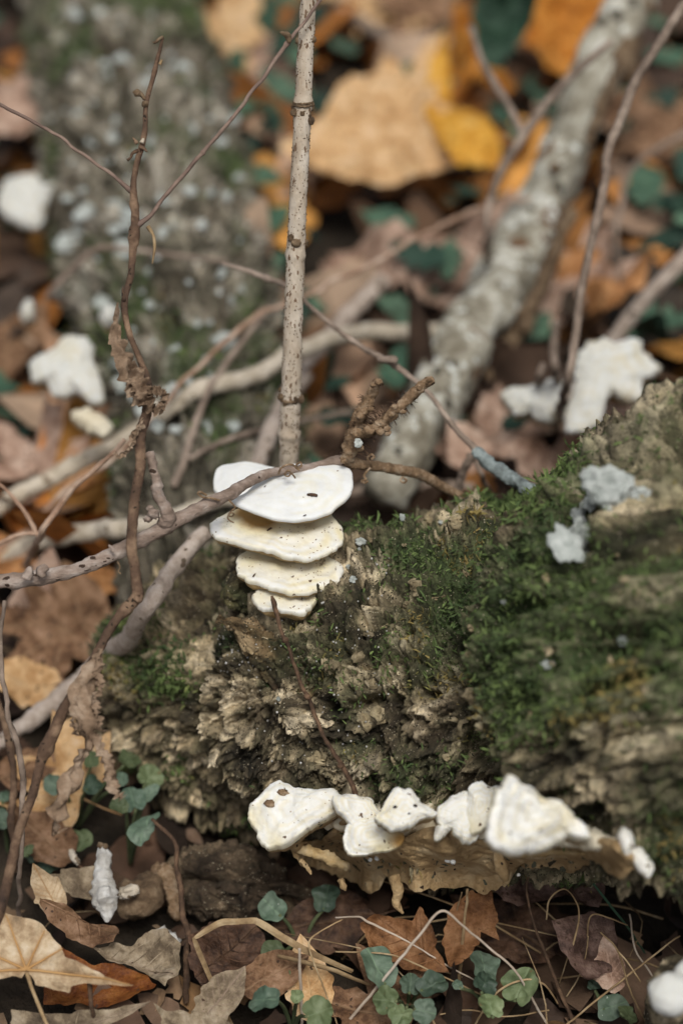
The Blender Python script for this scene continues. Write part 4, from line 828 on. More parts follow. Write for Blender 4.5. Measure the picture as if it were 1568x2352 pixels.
stick("fallen_stick", "dull brown stick among the litter above the tan maple leaf", "stick", [gz(740, -20, 17, .02), gz(830, 55, 18, .02), gz(920, 110, 18, .02), gz(975, 150, 14, .02)], m_pink, 50, 10, .12, .5, 58)
stick("thin_twig", "bent greyish twig at the litter beyond the tall thin stem", "twig", [gz(1430, 720, 7, .02), gz(1415, 560, 8, .06), gz(1435, 420, 9, .08), gz(1480, 360, 9, .09), gz(1600, 290, 10, .10)], m_pink, 60, 8, .12, .5, 59)
stick("dry_stalk", "pale jointed stalk standing beside the withered leaves", "stalk", [gz(45, 2140, 7, 0), (46, 1990, .90, 7), (52, 1860, .90, 8), (50, 1770, .90, 10), (30, 1680, .90, 8), (12, 1600, .90, 8), (5, 1480, .90, 7), (10, 1380, .90, 6)], m_pink, 90, 9, .14, .7, 61, bulge=[(.44, .4, .012), (.25, .3, .01)])
stick("dry_stalk", "dark thin stalk beside the pale jointed stalk", "stalk", [gz(35, 2000, 9, 0), (28, 1900, .93, 9), (30, 1790, .93, 8), (10, 1660, .93, 8), (-20, 1560, .93, 7)], m_dry, 60, 8, .14, .7, 62)
stick("thin_twig", "thin reddish forked twig rising past the beige branch", "twig", [gz(60, 1300, 9, .03), (90, 1235, .95, 8), (150, 1150, .945, 7), (215, 1080, .94, 6), (290, 1010, .935, 5)], m_red, 60, 8, .12, .6, 63, knots=[[(90, 1235, .95, 6), (60, 1180, .95, 5), (10, 1120, .95, 4), (-40, 1090, .95, 4)], [(100, 1225, .95, 5), (40, 1230, .95, 5), (-30, 1265, .95, 5)]])

# ------------------------------------------------------------------ leaves
def half(pts): return np.array(pts + [(-x, y) for x, y in pts[::-1] if x > 0])
MAPLE = half([(0, 1.0), (.06, .88), (.15, .80), (.13, .72), (.21, .62), (.15, .50), (.30, .60), (.42, .70), (.56, .78), (.53, .64), (.64, .56), (.52, .48), (.50, .38), (.36, .27), (.50, .24), (.66, .16), (.50, .06), (.40, -.02), (.22, -.02), (.10, .03), (0, .08)])
MAPLE = MAPLE[:-1] if False else MAPLE
OVATE = half([(0, 1.0), (.06, .92), (.14, .80), (.23, .62), (.28, .44), (.27, .28), (.20, .12), (.10, .03), (0, 0)])
OAK = half([(0, 1.0), (.10, .95), (.16, .86), (.10, .76), (.22, .74), (.30, .64), (.22, .54), (.16, .48), (.28, .46), (.34, .36), (.26, .26), (.14, .22), (.16, .12), (.08, .04), (0, 0)])
TIPS = {'maple': [(0, 1), (.56, .78), (-.56, .78), (.66, .16), (-.66, .16)], 'ovate': [(0, 1)], 'oak': [(0, 1)]}
OUTL = {'maple': MAPLE, 'ovate': OVATE, 'oak': OAK}
def resample(o, n):
    p = np.vstack([o, o[:1]]); L = np.concatenate([[0], np.cumsum(np.linalg.norm(np.diff(p, axis=0), axis=1))])
    t = np.linspace(0, L[-1], n, endpoint=False); return np.stack([np.interp(t, L, p[:, k]) for k in (0, 1)], 1)
def leaf_local(kind, n=110, rings=9, curl=.3, ripple=.05, seed=0, fold=0.0):
    o = resample(OUTL[kind], n)
    a = np.arctan2(o[:, 1] - .35, o[:, 0]); o = o + (np.stack([np.cos(a), np.sin(a)], 1) * (vnoise(np.stack([a * 3, 0 * a + seed, 0 * a], 1)) * .035)[:, None])
    c = np.array([0, .34]); V = [c + (o - c) * s for s in np.linspace(1, 1 / rings, rings)]
    V = np.vstack(V + [[c]]); F = [grid_faces(rings, n)]; j = np.arange(n)
    F.append(np.stack([(rings - 1) * n + j, (rings - 1) * n + (j + 1) % n, 0 * j + rings * n], 1))
    x, y = V[:, 0], V[:, 1]; vein = np.zeros(len(V))
    b0 = np.array([0, .08 if kind == 'maple' else 0])
    for tx, ty in TIPS[kind]:
        d = np.array([tx, ty], float) - b0; L = np.linalg.norm(d); d /= L
        t = np.clip((V - b0) @ d, 0, L); dist = np.linalg.norm(V - b0 - t[:, None] * d, axis=1); vein = np.maximum(vein, np.clip(1 - dist / .02, 0, 1) * .9)
    if kind != 'maple':
        for s in np.arange(.12, .9, .11):
            for sg in (-1, 1):
                d = np.array([sg * .75, .66]); t = np.clip((V - [0, s]) @ d, 0, .4); dist = np.linalg.norm(V - [0, s] - t[:, None] * d, axis=1); vein = np.maximum(vein, np.clip(1 - dist / .014, 0, 1) * .6)
    z = curl * (x * x * 1.3 + .5 * (y - .4) ** 2) + fold * np.abs(x) + fbm(np.stack([x * 3 + seed, y * 3, 0 * x + seed * 1.7], 1), 3) * ripple * 2 - vein * .012
    return np.stack([x, y, z], 1), F, vein
def leaf(label, x, y, size, col, kind='maple', yaw=0, tilt=15, roll=0, z=.012, curl=.25, ripple=.06, seed=0, d=None, petiole=True, fold=0, group=None, cat="leaf", hi=False, veins=False, name=None):
    V, F, vein = leaf_local(kind, 150 if hi else 100, 12 if hi else 8, curl, ripple, seed, fold)
    dd = g(x, y, z) if d is None else d; ctr = P(x, y, dd); s = size * MPP(dd)
    Vc = V - np.array([0, .4, 0])
    def rot(q):
        a = R(yaw); q = np.stack([q[:, 0] * math.cos(a) - q[:, 1] * math.sin(a), q[:, 0] * math.sin(a) + q[:, 1] * math.cos(a), q[:, 2]], 1)
        a = R(roll); q = np.stack([q[:, 0] * math.cos(a) + q[:, 2] * math.sin(a), q[:, 1], -q[:, 0] * math.sin(a) + q[:, 2] * math.cos(a)], 1)
        a = R(tilt); return np.stack([q[:, 0], q[:, 1] * math.cos(a) - q[:, 2] * math.sin(a), q[:, 1] * math.sin(a) + q[:, 2] * math.cos(a)], 1)
    Wv = ctr + rot(Vc) * s
    zmin = Wv[:, 2].min()
    if zmin < -.004 and d is None: Wv[:, 2] += (-.004 - zmin) * .5
    base = rot(np.array([[0, (.08 if kind == 'maple' else 0) - .4, 0]]))[0] * s + ctr
    o = thing(name or "fallen_leaf", label, cat, base, group)
    part("blade", (Wv, F, {'vein': vein}), m_l[col], o)
    if petiole:
        pp = rot(np.array([[0, (.10 if kind == 'maple' else .02) - .4, .0], [.01, -.12 - .4, .01], [.05, -.34 - .4, -.02]])) * s + ctr
        part("petiole", tube(np.concatenate([pp, np.array([[.010], [.008], [.009]]) * s], 1), 16, 7, world=True, amp=.05), m_l[col], o)
    if veins:
        b0 = np.array([0, .08, 0])
        for tx, ty in TIPS[kind]:
            pl = []
            for t in np.linspace(0, .96, 9):
                q = b0[:2] * (1 - t) + np.array([tx, ty]) * t; k = np.argmin(((V[:, :2] - q) ** 2).sum(1)); pl.append(np.append(V[k] * [0, 0, 1] + [q[0], q[1], .006], .0085 * (1 - .8 * t)))
            pl = np.array(pl); q = rot(pl[:, :3] - np.array([0, .4, 0])) * s + ctr
            part("vein", tube(np.concatenate([q, pl[:, 3:] * s], 1), 24, 6, world=True, amp=0), m_veinb, o)
    return o
m_veinb = M("leaf_vein", ramp3((.30, .16, .06), (.40, .23, .09), (.48, .30, .13)), 60, bump=0)
def leaf_px(label, poly, col, z=.02, n=(0, -.25, 1), bow=.006, ripple=.004, seed=0, veins=(), d=None, name="fallen_leaf", group=None, stalk=None, jag=.0016, rods=False):
    poly = np.array(poly, float); c = poly.mean(0); n = np.asarray(n, float); n /= np.linalg.norm(n)
    A0 = P(*c, g(*c, z) if d is None else d); o = plane_px(poly, A0, n)
    q = np.vstack([o, o[:1]]); L = np.concatenate([[0], np.cumsum(np.linalg.norm(np.diff(q, axis=0), axis=1))])
    t = np.linspace(0, L[-1], 140, endpoint=False); O = np.stack([np.interp(t, L, q[:, k]) for k in range(3)], 1); C0 = O.mean(0)
    O = O + (O - C0) / np.linalg.norm(O - C0, axis=1)[:, None] * (fbm(O * 260 + seed, 2) * jag)[:, None]
    V = np.vstack([C0 + (O - C0) * s for s in np.linspace(1, .09, 11)] + [[C0]]); j = np.arange(140)
    F = [grid_faces(11, 140), np.stack([10 * 140 + j, 10 * 140 + (j + 1) % 140, 0 * j + 11 * 140], 1)]
    rr = np.linalg.norm(V - C0, axis=1) / (np.linalg.norm(O - C0, axis=1).max())
    ve = np.zeros(len(V)); vl = []
    for (x0, y0), (x1, y1) in veins:
        a, b = plane_px([(x0, y0), (x1, y1)], A0, n); dd = b - a; l = np.linalg.norm(dd); dd /= l
        tt = np.clip((V - a) @ dd, 0, l); ve = np.maximum(ve, np.clip(1 - np.linalg.norm(V - a - tt[:, None] * dd, axis=1) / .0016, 0, 1)); vl.append((a, b))
    zz = bow * rr ** 2 + fbm(V * 36 + seed, 4) * ripple * 3 - ve * .0005; V = V + n * zz[:, None]
    ob = thing(name, label, "leaf", V[0] if stalk is None else plane_px([stalk[0]], A0, n)[0], group)
    part("blade", (V, F, {'vein': ve * .6}), m_l[col], ob)
    RM = np.linalg.norm(O - C0, axis=1).max()
    ang = lambda q: np.arctan2(((q - C0) @ UP), (q - C0) @ RT)
    oa = ang(O); od = np.linalg.norm(O - C0, axis=1)
    if not rods and vl:
        a, b = vl[0]; dv = b - a; sd_ = np.cross(n, dv)
        for t in np.arange(.15, .85, .14):
            for sg in (-1, 1):
                p0 = a + dv * t; best = p0
                for f in np.arange(.05, .8, .05):
                    p1 = p0 + (sd_ * sg * .8 + dv * .55) * f; k = np.argmin(np.abs(np.angle(np.exp(1j * (oa - ang(p1[None])[0])))))
                    if np.linalg.norm(p1 - C0) < od[k] * .93: best = p1
                    else: break
                if np.linalg.norm(best - p0) > .004: vl = vl + [(p0, best)]
    for a, b in vl:
        tt = np.linspace(0, 1, 26)[:, None]; p = a * (1 - tt) + b * tt; rr_ = np.linalg.norm(p - C0, axis=1) / RM
        zz_ = bow * rr_ ** 2 + fbm(p * 36 + seed, 4) * ripple * 3 + (.0001 if rods else -.0001)
        pl = np.concatenate([p + n * zz_[:, None], ((.00055 if rods else .00034) * (1 - .7 * tt))], 1)
        part("vein", tube(pl, 30, 6, world=True, amp=0), m_veinb if rods else m_l[col], ob)
    if stalk:
        pl = [np.append(plane_px([p], A0, n)[0] + n * .002, .0009) for p in stalk]; part("petiole", tube(np.array(pl), 16, 6, world=True, amp=.05), m_veinb, ob)
    return ob
def ZL(pts): return [(x * .4998, 1720.2 + y * .4998) for x, y in pts]
def ZR(pts): return [(784.3 + x * .4998, 1720.2 + y * .4998) for x, y in pts]
def ZM(pts): return [(784.3 + x * .4998, 574 + y * .4998) for x, y in pts]
def ZN(pts): return [(x * .4998, 574 + y * .4998) for x, y in pts]
# upper right: autumn leaves behind the shoot
leaf_px("big tan maple leaf lying behind the upright shoot", [(740, 282), (690, 305), (638, 374), (720, 402), (800, 446), (880, 434), (950, 404), (1010, 398), (1128, 394), (1146, 348), (1085, 292), (1000, 262), (1002, 190), (1018, 102), (982, 104), (935, 176), (918, 150), (880, 140), (845, 188), (812, 178), (784, 215)], 'tan', .05, (0, -.45, 1), .012, .006, 1, veins=[((800, 430), (985, 120)), ((800, 430), (690, 300)), ((800, 430), (1000, 370))], jag=.001)
leaf_px("bright yellow leaf lying on the edge of the big tan maple leaf", [(985, 160), (1021, 98), (1014, 235), (1064, 250), (1106, 266), (1152, 350), (1136, 396), (1064, 405), (1040, 396), (1010, 330), (975, 262)], 'yellow', .054, (0, -.4, 1), .01, .006, 2, jag=.001)
leaf_px("orange leaf slanting beside the lichen-crusted branch near the deep green leaf", [(1234, -60), (1420, -60), (1399, 20), (1369, 125), (1339, 200), (1234, 222), (1184, 165), (1199, 90)], 'orange', .035, (.1, -.5, 1), .02, .012, 3, veins=[((1260, 215), (1330, -40))])
leaf_px("rust-orange leaf standing between the deep green leaf and the tan maple leaf", [(1040, 60), (1084, 80), (1104, 190), (1154, 198), (1180, 222), (1144, 238), (1064, 248), (1010, 258), (1024, 180)], 'orange', .03, (0, -.5, 1), .01, .01, 4)
leaf("narrow tan-orange leaf beyond the lichen-spotted log", 490, 130, 330, 'tan', 'oak', yaw=-22, tilt=20, z=.03, curl=.5, seed=5)
leaf("pinkish brown leaf edge right behind the upright shoot", 630, 200, 280, 'pink', 'ovate', yaw=15, tilt=15, z=.02, seed=6)
leaf_px("orange-brown leaf under the tall thin stem beyond the lichen-crusted branch", [(1219, 729), (1264, 669), (1284, 604), (1359, 570), (1404, 604), (1480, 640), (1470, 700), (1419, 742), (1309, 736)], 'amber', .03, (0, -.4, 1), .012, .012, 7)
leaf("rosy brown leaf leaning on the lichen-crusted branch beside the orange-brown one", 1290, 640, 260, 'pink', 'maple', yaw=30, tilt=25, z=.03, seed=8)
leaf_px("rosy brown leaf lying flat below the big tan maple leaf", [(760, 545), (900, 530), (1024, 520), (1174, 480), (1186, 525), (1084, 600), (1060, 680), (960, 692), (800, 662), (740, 620)], 'pink', .025, (0, -.35, 1), .01, .012, 9, jag=.004)
leaf("pinkish leaf folded below the brown maple leaf", 1030, 610, 260, 'pink', 'ovate', yaw=80, tilt=20, z=.025, seed=10)
leaf("amber leaf tucked under the pale curved branch", 900, 870, 260, 'amber', 'ovate', yaw=-60, tilt=10, z=.01, seed=11)
leaf_px("pinkish leaf lying between the lichen-crusted branch and the low white fungus", [(1104, 920), (1144, 890), (1199, 960), (1264, 1004), (1214, 1016), (1144, 1046), (1080, 1000)], 'pink', .025, (0, -.35, 1), .012, .01, 12)
leaf_px("large rosy leaf lying behind the log ridge below the white fungus clump", [(1274, 1007), (1334, 987), (1449, 952), (1490, 989), (1454, 1044), (1389, 1124), (1319, 1175), (1209, 1160), (1150, 1100), (1094, 1040), (1180, 1040)], 'pink', .03, (0, -.35, 1), .012, .012, 13, veins=[((1200, 1130), (1450, 970))])
leaf("curled pale pink leaf against the slim lichen-tipped branch", 1060, 1030, 200, 'pink', 'ovate', yaw=50, tilt=35, z=.04, curl=.9, seed=14)
leaf("pale pinkish leaf leaning on the far side of the lichen-spotted log", 50, 245, 260, 'pink', 'ovate', yaw=-65, tilt=30, z=.05, seed=15)
leaf("tan leaf lying beyond the tall thin stem", 1540, 210, 260, 'tan', 'ovate', yaw=30, tilt=20, z=.02, seed=16)
leaf("pale tan leaf at the far litter above the lichen-crusted branch's dark band", 1540, 330, 240, 'brown', 'maple', yaw=100, tilt=15, z=.02, seed=17)
leaf("brownish leaf right of the dull brown stick in the far litter", 1000, 60, 260, 'brown', 'maple', yaw=120, tilt=15, z=.02, seed=18)
leaf("tan leaf at the far litter left of the dull brown stick", 880, 10, 230, 'tan', 'maple', yaw=150, tilt=12, z=.02, seed=19)
leaf_px("broad deep green leaf hanging in front of the orange leaves", [(1084, 30), (1109, -60), (1240, -60), (1222, 55), (1184, 112), (1144, 168), (1114, 165), (1094, 125)], 'deep', .10, (0, -1, .9), .01, .005, 20, name="green_leaf")
for i, (x, y, s, yw, lab) in enumerate([(1150, 265, 110, 30, "small green leaf on the yellow maple leaf"), (1020, 185, 90, 80, "small green leaf against the rust-orange leaf"), (1190, 300, 110, -60, "small green leaf beside the forked stem"), (1510, 740, 170, -80, "green leaf right of the grey leaning stick"),
      (600, 400, 150, 60, "green leaf between the shoot and the far leaves"), (560, 240, 130, 150, "bluish green leaf beyond the lichen-spotted log"), (900, 510, 170, 75, "long green leaf under the big tan maple leaf"), (1030, 590, 150, 175, "narrow green leaf crossing the pinkish folded leaf"),
      (740, 690, 150, 70, "green leaf behind the shoot at the reddish twig"), (1540, 130, 130, 90, "green leaf beside the tan leaf beyond the tall thin stem"), (1480, 420, 210, 170, "dim green leaf behind the bent greyish twig"), (1420, 930, 130, 30, "green moss-like leaf before the white fungus clump")]):
    leaf(lab, x, y, s * .8, 'green', 'oak' if i % 2 else 'ovate', yaw=yw, tilt=12, z=.035, curl=.3, seed=40 + i, name="green_leaf", petiole=False)
# left side
for i, (x, y, s, c, k, yw, lab) in enumerate([(30, 800, 240, 'brown', 'ovate', -30, "brown leaf beside the white fungus lobes on the far log"), (60, 1060, 230, 'pink', 'maple', 40, "pinkish leaf lying behind the pale curved branch"), (90, 1400, 240, 'pink', 'ovate', -10, "dull pink leaf standing under the vine's buds"), (190, 1420, 260, 'brown', 'ovate', 20, "brown leaf under the vine beside the dry stem"),
      (70, 1570, 200, 'tan', 'ovate', 75, "tan-orange leaf above the thick pinkish stick"), (100, 1480, 210, 'brown', 'maple', 130, "brown leaf lying deep under the vine"), (240, 1335, 130, 'amber', 'ovate', 75, "orange-brown leaf tucked behind the dry stem below the vine"), (30, 1290, 180, 'amber', 'ovate', 40, "orange leaf tucked behind the beige branch"),
      (130, 1800, 230, 'tan', 'maple', 60, "tan leaf behind the withered leaves"), (110, 1930, 200, 'brown', 'ovate', 50, "brown leaf below the withered leaves"), (60, 1770, 170, 'brown', 'ovate', -70, "brown leaf behind the pale jointed stalk"), (190, 1080, 170, 'amber', 'ovate', -40, "orange sliver of leaf under the pale curved branch")]):
    leaf(lab, x, y, s, c, k, yaw=yw, tilt=24, z=.02, curl=.5, seed=70 + i, ripple=.09)
# bottom, in the focus
leaf_px("straw-coloured maple leaf with dark veins lying beside the black-tipped stalk", ZL([(-260, 800), (-120, 740), (20, 748), (60, 768), (130, 775), (200, 810), (240, 860), (280, 900), (300, 960), (360, 990), (420, 1025), (455, 1040), (500, 1070), (560, 1085), (618, 1095), (530, 1100), (450, 1096), (400, 1086), (330, 1098), (325, 1126), (270, 1110), (190, 1092), (165, 1086), (158, 1060), (122, 1012), (100, 1052), (60, 1040), (20, 1052), (-120, 1080), (-260, 1040)]), 'straw', .05, (.05, -.55, 1), .004, .004, 101, veins=[(ZL([(120, 1010)])[0], ZL([q])[0]) for q in ((30, 765), (290, 915), (600, 1092), (-240, 850), (-230, 1030), (205, 830))], jag=.0008, rods=True)
leaf_px("rust-red wet leaf under the straw-coloured maple leaf", ZL([(200, 900), (420, 985), (560, 985), (690, 1055), (725, 1110), (600, 1185), (450, 1190), (200, 1170)]), 'rust', .012, (0, -.15, 1), .004, .004, 102)
leaf_px("pale curled leaf edge lying below the black-tipped stalk", ZL([(60, 1210), (250, 1225), (400, 1215), (560, 1190), (700, 1176), (650, 1205), (600, 1228), (500, 1270), (480, 1400), (60, 1400)]), 'grey', .03, (0, -.5, 1), .006, .004, 103, veins=[(ZL([(200, 1330)])[0], ZL([(690, 1180)])[0])])
leaf_px("brownish curled leaf with white dots right of the pale curled leaf edge", ZL([(708, 1168), (760, 1190), (900, 1195), (980, 1220), (1075, 1265), (1120, 1400), (750, 1400), (745, 1230)]), 'grey', .03, (0, -.55, 1), .006, .004, 104)
leaf_px("grey-brown leaf lying behind the white ridged horn", ZL([(240, 600), (330, 560), (440, 540), (500, 640), (450, 720), (400, 700), (330, 695), (260, 645)]), 'grey', .025, (0, -.5, 1), .004, .004, 105)
leaf_px("curled veined brown leaf below the white ridged horn", ZL([(185, 690), (300, 715), (390, 780), (520, 800), (562, 840), (520, 885), (420, 905), (330, 882), (250, 805), (200, 745)]), 'brown', .03, (0, -.6, 1), .008, .005, 106, veins=[(ZL([(200, 700)])[0], ZL([(550, 850)])[0])])
leaf_px("mottled olive-brown leaf right of the curled veined leaf", ZL([(430, 920), (520, 880), (600, 900), (700, 830), (780, 850), (835, 900), (822, 1050), (760, 1105), (700, 1052), (600, 1000), (480, 952)]), 'grey', .02, (0, -.5, 1), .008, .006, 107, veins=[(ZL([(450, 930)])[0], ZL([(800, 1050)])[0])])
leaf("yellowish curled leaf tip beside the straw-coloured maple leaf", 115, 2055, 130, 'straw', 'ovate', yaw=30, tilt=30, z=.03, curl=.9, seed=108)
leaf_px("dark purplish leaf lying flat behind the folded straw blade", ZL([(880, 890), (960, 800), (1080, 780), (1180, 800), (1260, 950), (1200, 1010), (1100, 1122), (950, 1132), (878, 1050)]), 'dark', .015, (0, -.3, 1), .004, .004, 109, veins=[(ZL([(900, 1080)])[0], ZL([(1180, 810)])[0])])
leaf("pinkish brown leaf under the pair of round seedling leaves", 615, 2245, 190, 'brown', 'ovate', yaw=-60, tilt=25, z=.02, curl=.4, seed=110)
leaf("tan leaf standing behind the white dry blade", 710, 2265, 200, 'tan', 'ovate', yaw=10, tilt=35, z=.015, curl=.5, seed=111)
leaf("pale curled leaf scrap between folded straw and seedlings", 500, 2300, 170, 'grey', 'ovate', yaw=-40, tilt=20, z=.02, curl=.9, seed=112)
leaf_px("pointed orange-brown leaf under the tan crust", ZR([(80, 800), (160, 763), (230, 772), (330, 782), (358, 722), (400, 790), (430, 900), (470, 980), (492, 1025), (300, 1012), (130, 952), (108, 880)]), 'rustb', .03, (0, -.9, 1), .006, .004, 113, veins=[(ZR([(470, 1000)])[0], ZR([(170, 775)])[0]), (ZR([(380, 950)])[0], ZR([(358, 740)])[0])])
leaf_px("torn brown leaf standing behind the upright straw stem", ZR([(480, 760), (520, 700), (600, 650), (690, 660), (712, 800), (716, 882), (690, 845), (640, 828), (622, 900), (580, 960), (490, 1000), (470, 880)]), 'rustb', .03, (0, -.9, 1), .006, .005, 114)
leaf_px("purple-brown leaf leaning under the wide end of the log", ZR([(640, 640), (760, 560), (910, 540), (1050, 540), (1210, 540), (1215, 640), (1180, 742), (1100, 722), (1050, 682), (940, 690), (800, 740)]), 'dark2', .03, (0, -.6, 1), .006, .005, 115)
leaf_px("dark brown leaf behind the looped straw", ZR([(950, 820), (1030, 788), (1150, 768), (1235, 790), (1275, 900), (1235, 1022), (1120, 1095), (1000, 960)]), 'dark2', .025, (0, -.5, 1), .006, .005, 116)
leaf("brown leaf lying under the seedling with rosette leaves", 860, 2330, 260, 'brown', 'maple', yaw=70, tilt=15, z=.01, curl=.2, seed=117)
leaf("rosy scrap of leaf among the crossed straws", 1400, 2230, 130, 'pink', 'ovate', yaw=10, tilt=40, z=.02, curl=.6, seed=118)
leaf("dark leaf lying under the crossed straws", 1180, 2140, 280, 'dark', 'ovate', yaw=60, tilt=15, z=.008, seed=119)
leaf("brown leaf lying under the tan crust beside the dark purplish leaf", 760, 2120, 250, 'dark', 'ovate', yaw=100, tilt=15, z=.008, seed=120)

# ------------------------------------------------------------------ white fungi in the background and the near corner
def clump(label, pieces, group=None, mt=m_cap_dull, name="white_fungus"):
    x, y, d = pieces[0][:3]
    o = thing(name, label, "fungus", P(x, y, d), group)
    for i, (x, y, d, rx, ry, sd) in enumerate(pieces):
        s = MPP(d); V, F = blob((0, 0, 0), rx * s, rx * s * .55, ry * s, amp=.2, freq=1.2, seed=sd, nu=22, nv=30)
        V = np.stack([V[:, 0], V[:, 1] * cp + V[:, 2] * sp_ * 1, -V[:, 1] * sp_ + V[:, 2] * cp], 1) + P(x, y, d)
        part("lobe", (V, F, {'stain': np.zeros(len(V))}), mt, o)
gw = "blurred white fungi in the background"
def bgf(label, poly, d, mt=m_cap_dull, n=(0, -.6, .85), th=.007, seed=0, dome=.005):
    c = np.mean(poly, 0); bracket("white_fungus", label, poly, n, th, dome, P(*c, d), mt, group=gw, seed=seed, rough=.0008, jag=.002, under=.01, rim=.3)
def dot(x, y, a, b): return [(x + a * math.cos(t), y + b * math.sin(t)) for t in np.linspace(0, 2 * math.pi, 9)[:-1]]
bgf("round white fungus hanging off the side of the far log", [(x * .5, y * .5) for x, y in [(0, 900), (30, 830), (100, 800), (170, 795), (200, 838), (245, 850), (240, 890), (212, 940), (195, 1030), (150, 1050), (80, 1030), (10, 970)]], 1.25, seed=31)
bgf("white fungus with fused lobes on the side of the far log", ZN([(130, 560), (140, 500), (220, 460), (300, 400), (340, 388), (410, 420), (430, 500), (460, 580), (472, 680), (440, 712), (400, 690), (350, 660), (290, 690), (230, 650), (210, 600), (170, 612), (140, 600)]), 1.10, seed=32)
bgf("small white fungus dot beside the bent twig", dot(65, 714, 18, 25), 1.15, seed=33)
bgf("small round white fungus behind the dry stem", dot(252, 726, 22, 24), 1.09, seed=34)
bgf("cream tubular fungus below the fused white lobes", ZN([(330, 740), (400, 728), (470, 760), (522, 820), (485, 862), (400, 832), (340, 792)]), 1.05, m_cream, seed=35)
bgf("low white fungus left of the tall thin stem", ZM([(735, 660), (800, 625), (900, 620), (960, 590), (1015, 588), (1012, 680), (990, 770), (940, 786), (890, 772), (850, 755), (790, 762), (760, 720)]), 1.08, seed=36)
bgf("large spreading white fungus right of the tall thin stem", ZM([(1070, 500), (1110, 440), (1200, 400), (1260, 410), (1360, 400), (1400, 480), (1452, 530), (1440, 580), (1395, 595), (1370, 690), (1290, 692), (1240, 660), (1200, 690), (1200, 760), (1180, 812), (1100, 842), (1030, 832), (1020, 760), (1050, 680), (1070, 600), (1065, 550)]), 1.09, seed=37)
clump("white rounded fungus on a rotten stub near the crossed straws", [(1545, 2285, g(1545, 2285, .085), 58, 50, 22), (1600, 2245, g(1600, 2245, .085), 56, 54, 23)])
v_, f_, a_, _ = log_mesh(np.array([[*P(1600, 2420, g(1600, 2420, -.02)), .020], [*P(1590, 2360, g(1590, 2360, .02)), .019], [*P(1585, 2310, g(1585, 2310, .055)), .016], [*P(1580, 2275, g(1580, 2275, .078)), .010]]), 80, 70, amp=.4, seed=71, scale=1.8, world=True)
solo("rotten_stub", (v_, f_, a_), m_bark, "short rotten stub carrying the white rounded fungus by the crossed straws", "stub", P(1600, 2420, g(1600, 2420, -.02)))

# white ridged horn
o = thing("white_horn", "white ridged horn-shaped fragment standing on the grey-brown leaf", "fragment", P(250, 2090, .90))
hp = [(236, 1943, .915, 8), (237, 1960, .914, 14), (238, 2000, .912, 19), (239, 2035, .91, 24), (240, 2065, .908, 31), (247, 2088, .907, 22), (246, 2118, .906, 4)]
part("body", tube(hp, 110, 20, amp=.30, freq=1.6, seed=81, bulge=[(t, .12, .025) for t in (.12, .24, .36, .48, .6, .72, .84)]), m_white, o)
part("tip", blob(P(231, 1942, .914), .0013, seed=3, amp=.5), m_node, o); part("tip", blob(P(243, 1944, .914), .0011, seed=5, amp=.5), m_node, o)
# wood chips near the horn
for i, (lab, pts, mt) in enumerate([("pale wood splinter beside the white ridged horn", [(162, 1955, .93, 7), (172, 1970, .928, 8), (182, 1985, .926, 6)], m_pale), ("orange-tipped wood chip right of the white ridged horn", [(280, 2052, .915, 12), (300, 2045, .912, 14), (318, 2040, .912, 10)], m_pale),
        ("rough lichen-grey bark chip at the mottled leaf", [(365, 2140, .91, 18), (385, 2160, .908, 24), (405, 2175, .907, 14)], m_white), ("dark rotten wood lump right of the white ridged horn", [(270, 2080, .925, 30), (320, 2060, .925, 44), (360, 2020, .93, 30)], m_node), ("brown crumbling bark piece behind the dark thin stalk", [(355, 1995, .935, 16), (385, 2010, .932, 24), (405, 2060, .93, 22), (410, 2110, .925, 14)], m_spur)]):
    solo("wood_chip", tube(pts, 40, 14, amp=.4, freq=1.8, seed=90 + i), mt, lab, "wood chip", P(*pts[0][:3]))
stick("dark_stalk", "black-tipped stalk standing before the straw-coloured maple leaf", "stalk", [gz(215, 2400, 5, 0), (213, 2330, .855, 5), (208, 2270, .852, 5.5), (204, 2250, .852, 7), (200, 2246, .852, 5)], m_twigd, 40, 9, .1, .4, 95)
stick("leaf_stalk", "thin straw leaf stalk dropping from the straw-coloured maple leaf", "stalk", [(62, 2232, .853, 6), (75, 2270, .852, 4.5), (95, 2320, .85, 4.5), (115, 2370, .85, 4.5), gz(130, 2420, 4.5, .01)], m_straw, 40, 8, .08, .3, 96)
stick("dark_stalk", "thin dark upright stalk in front of the mottled leaf", "stalk", [gz(430, 2300, 7, 0), (432, 2200, .90, 8), (425, 2110, .905, 7), (412, 2010, .91, 6), (395, 1930, .915, 5), (350, 1880, .92, 4)], m_twigd, 70, 9, .2, .8, 97)

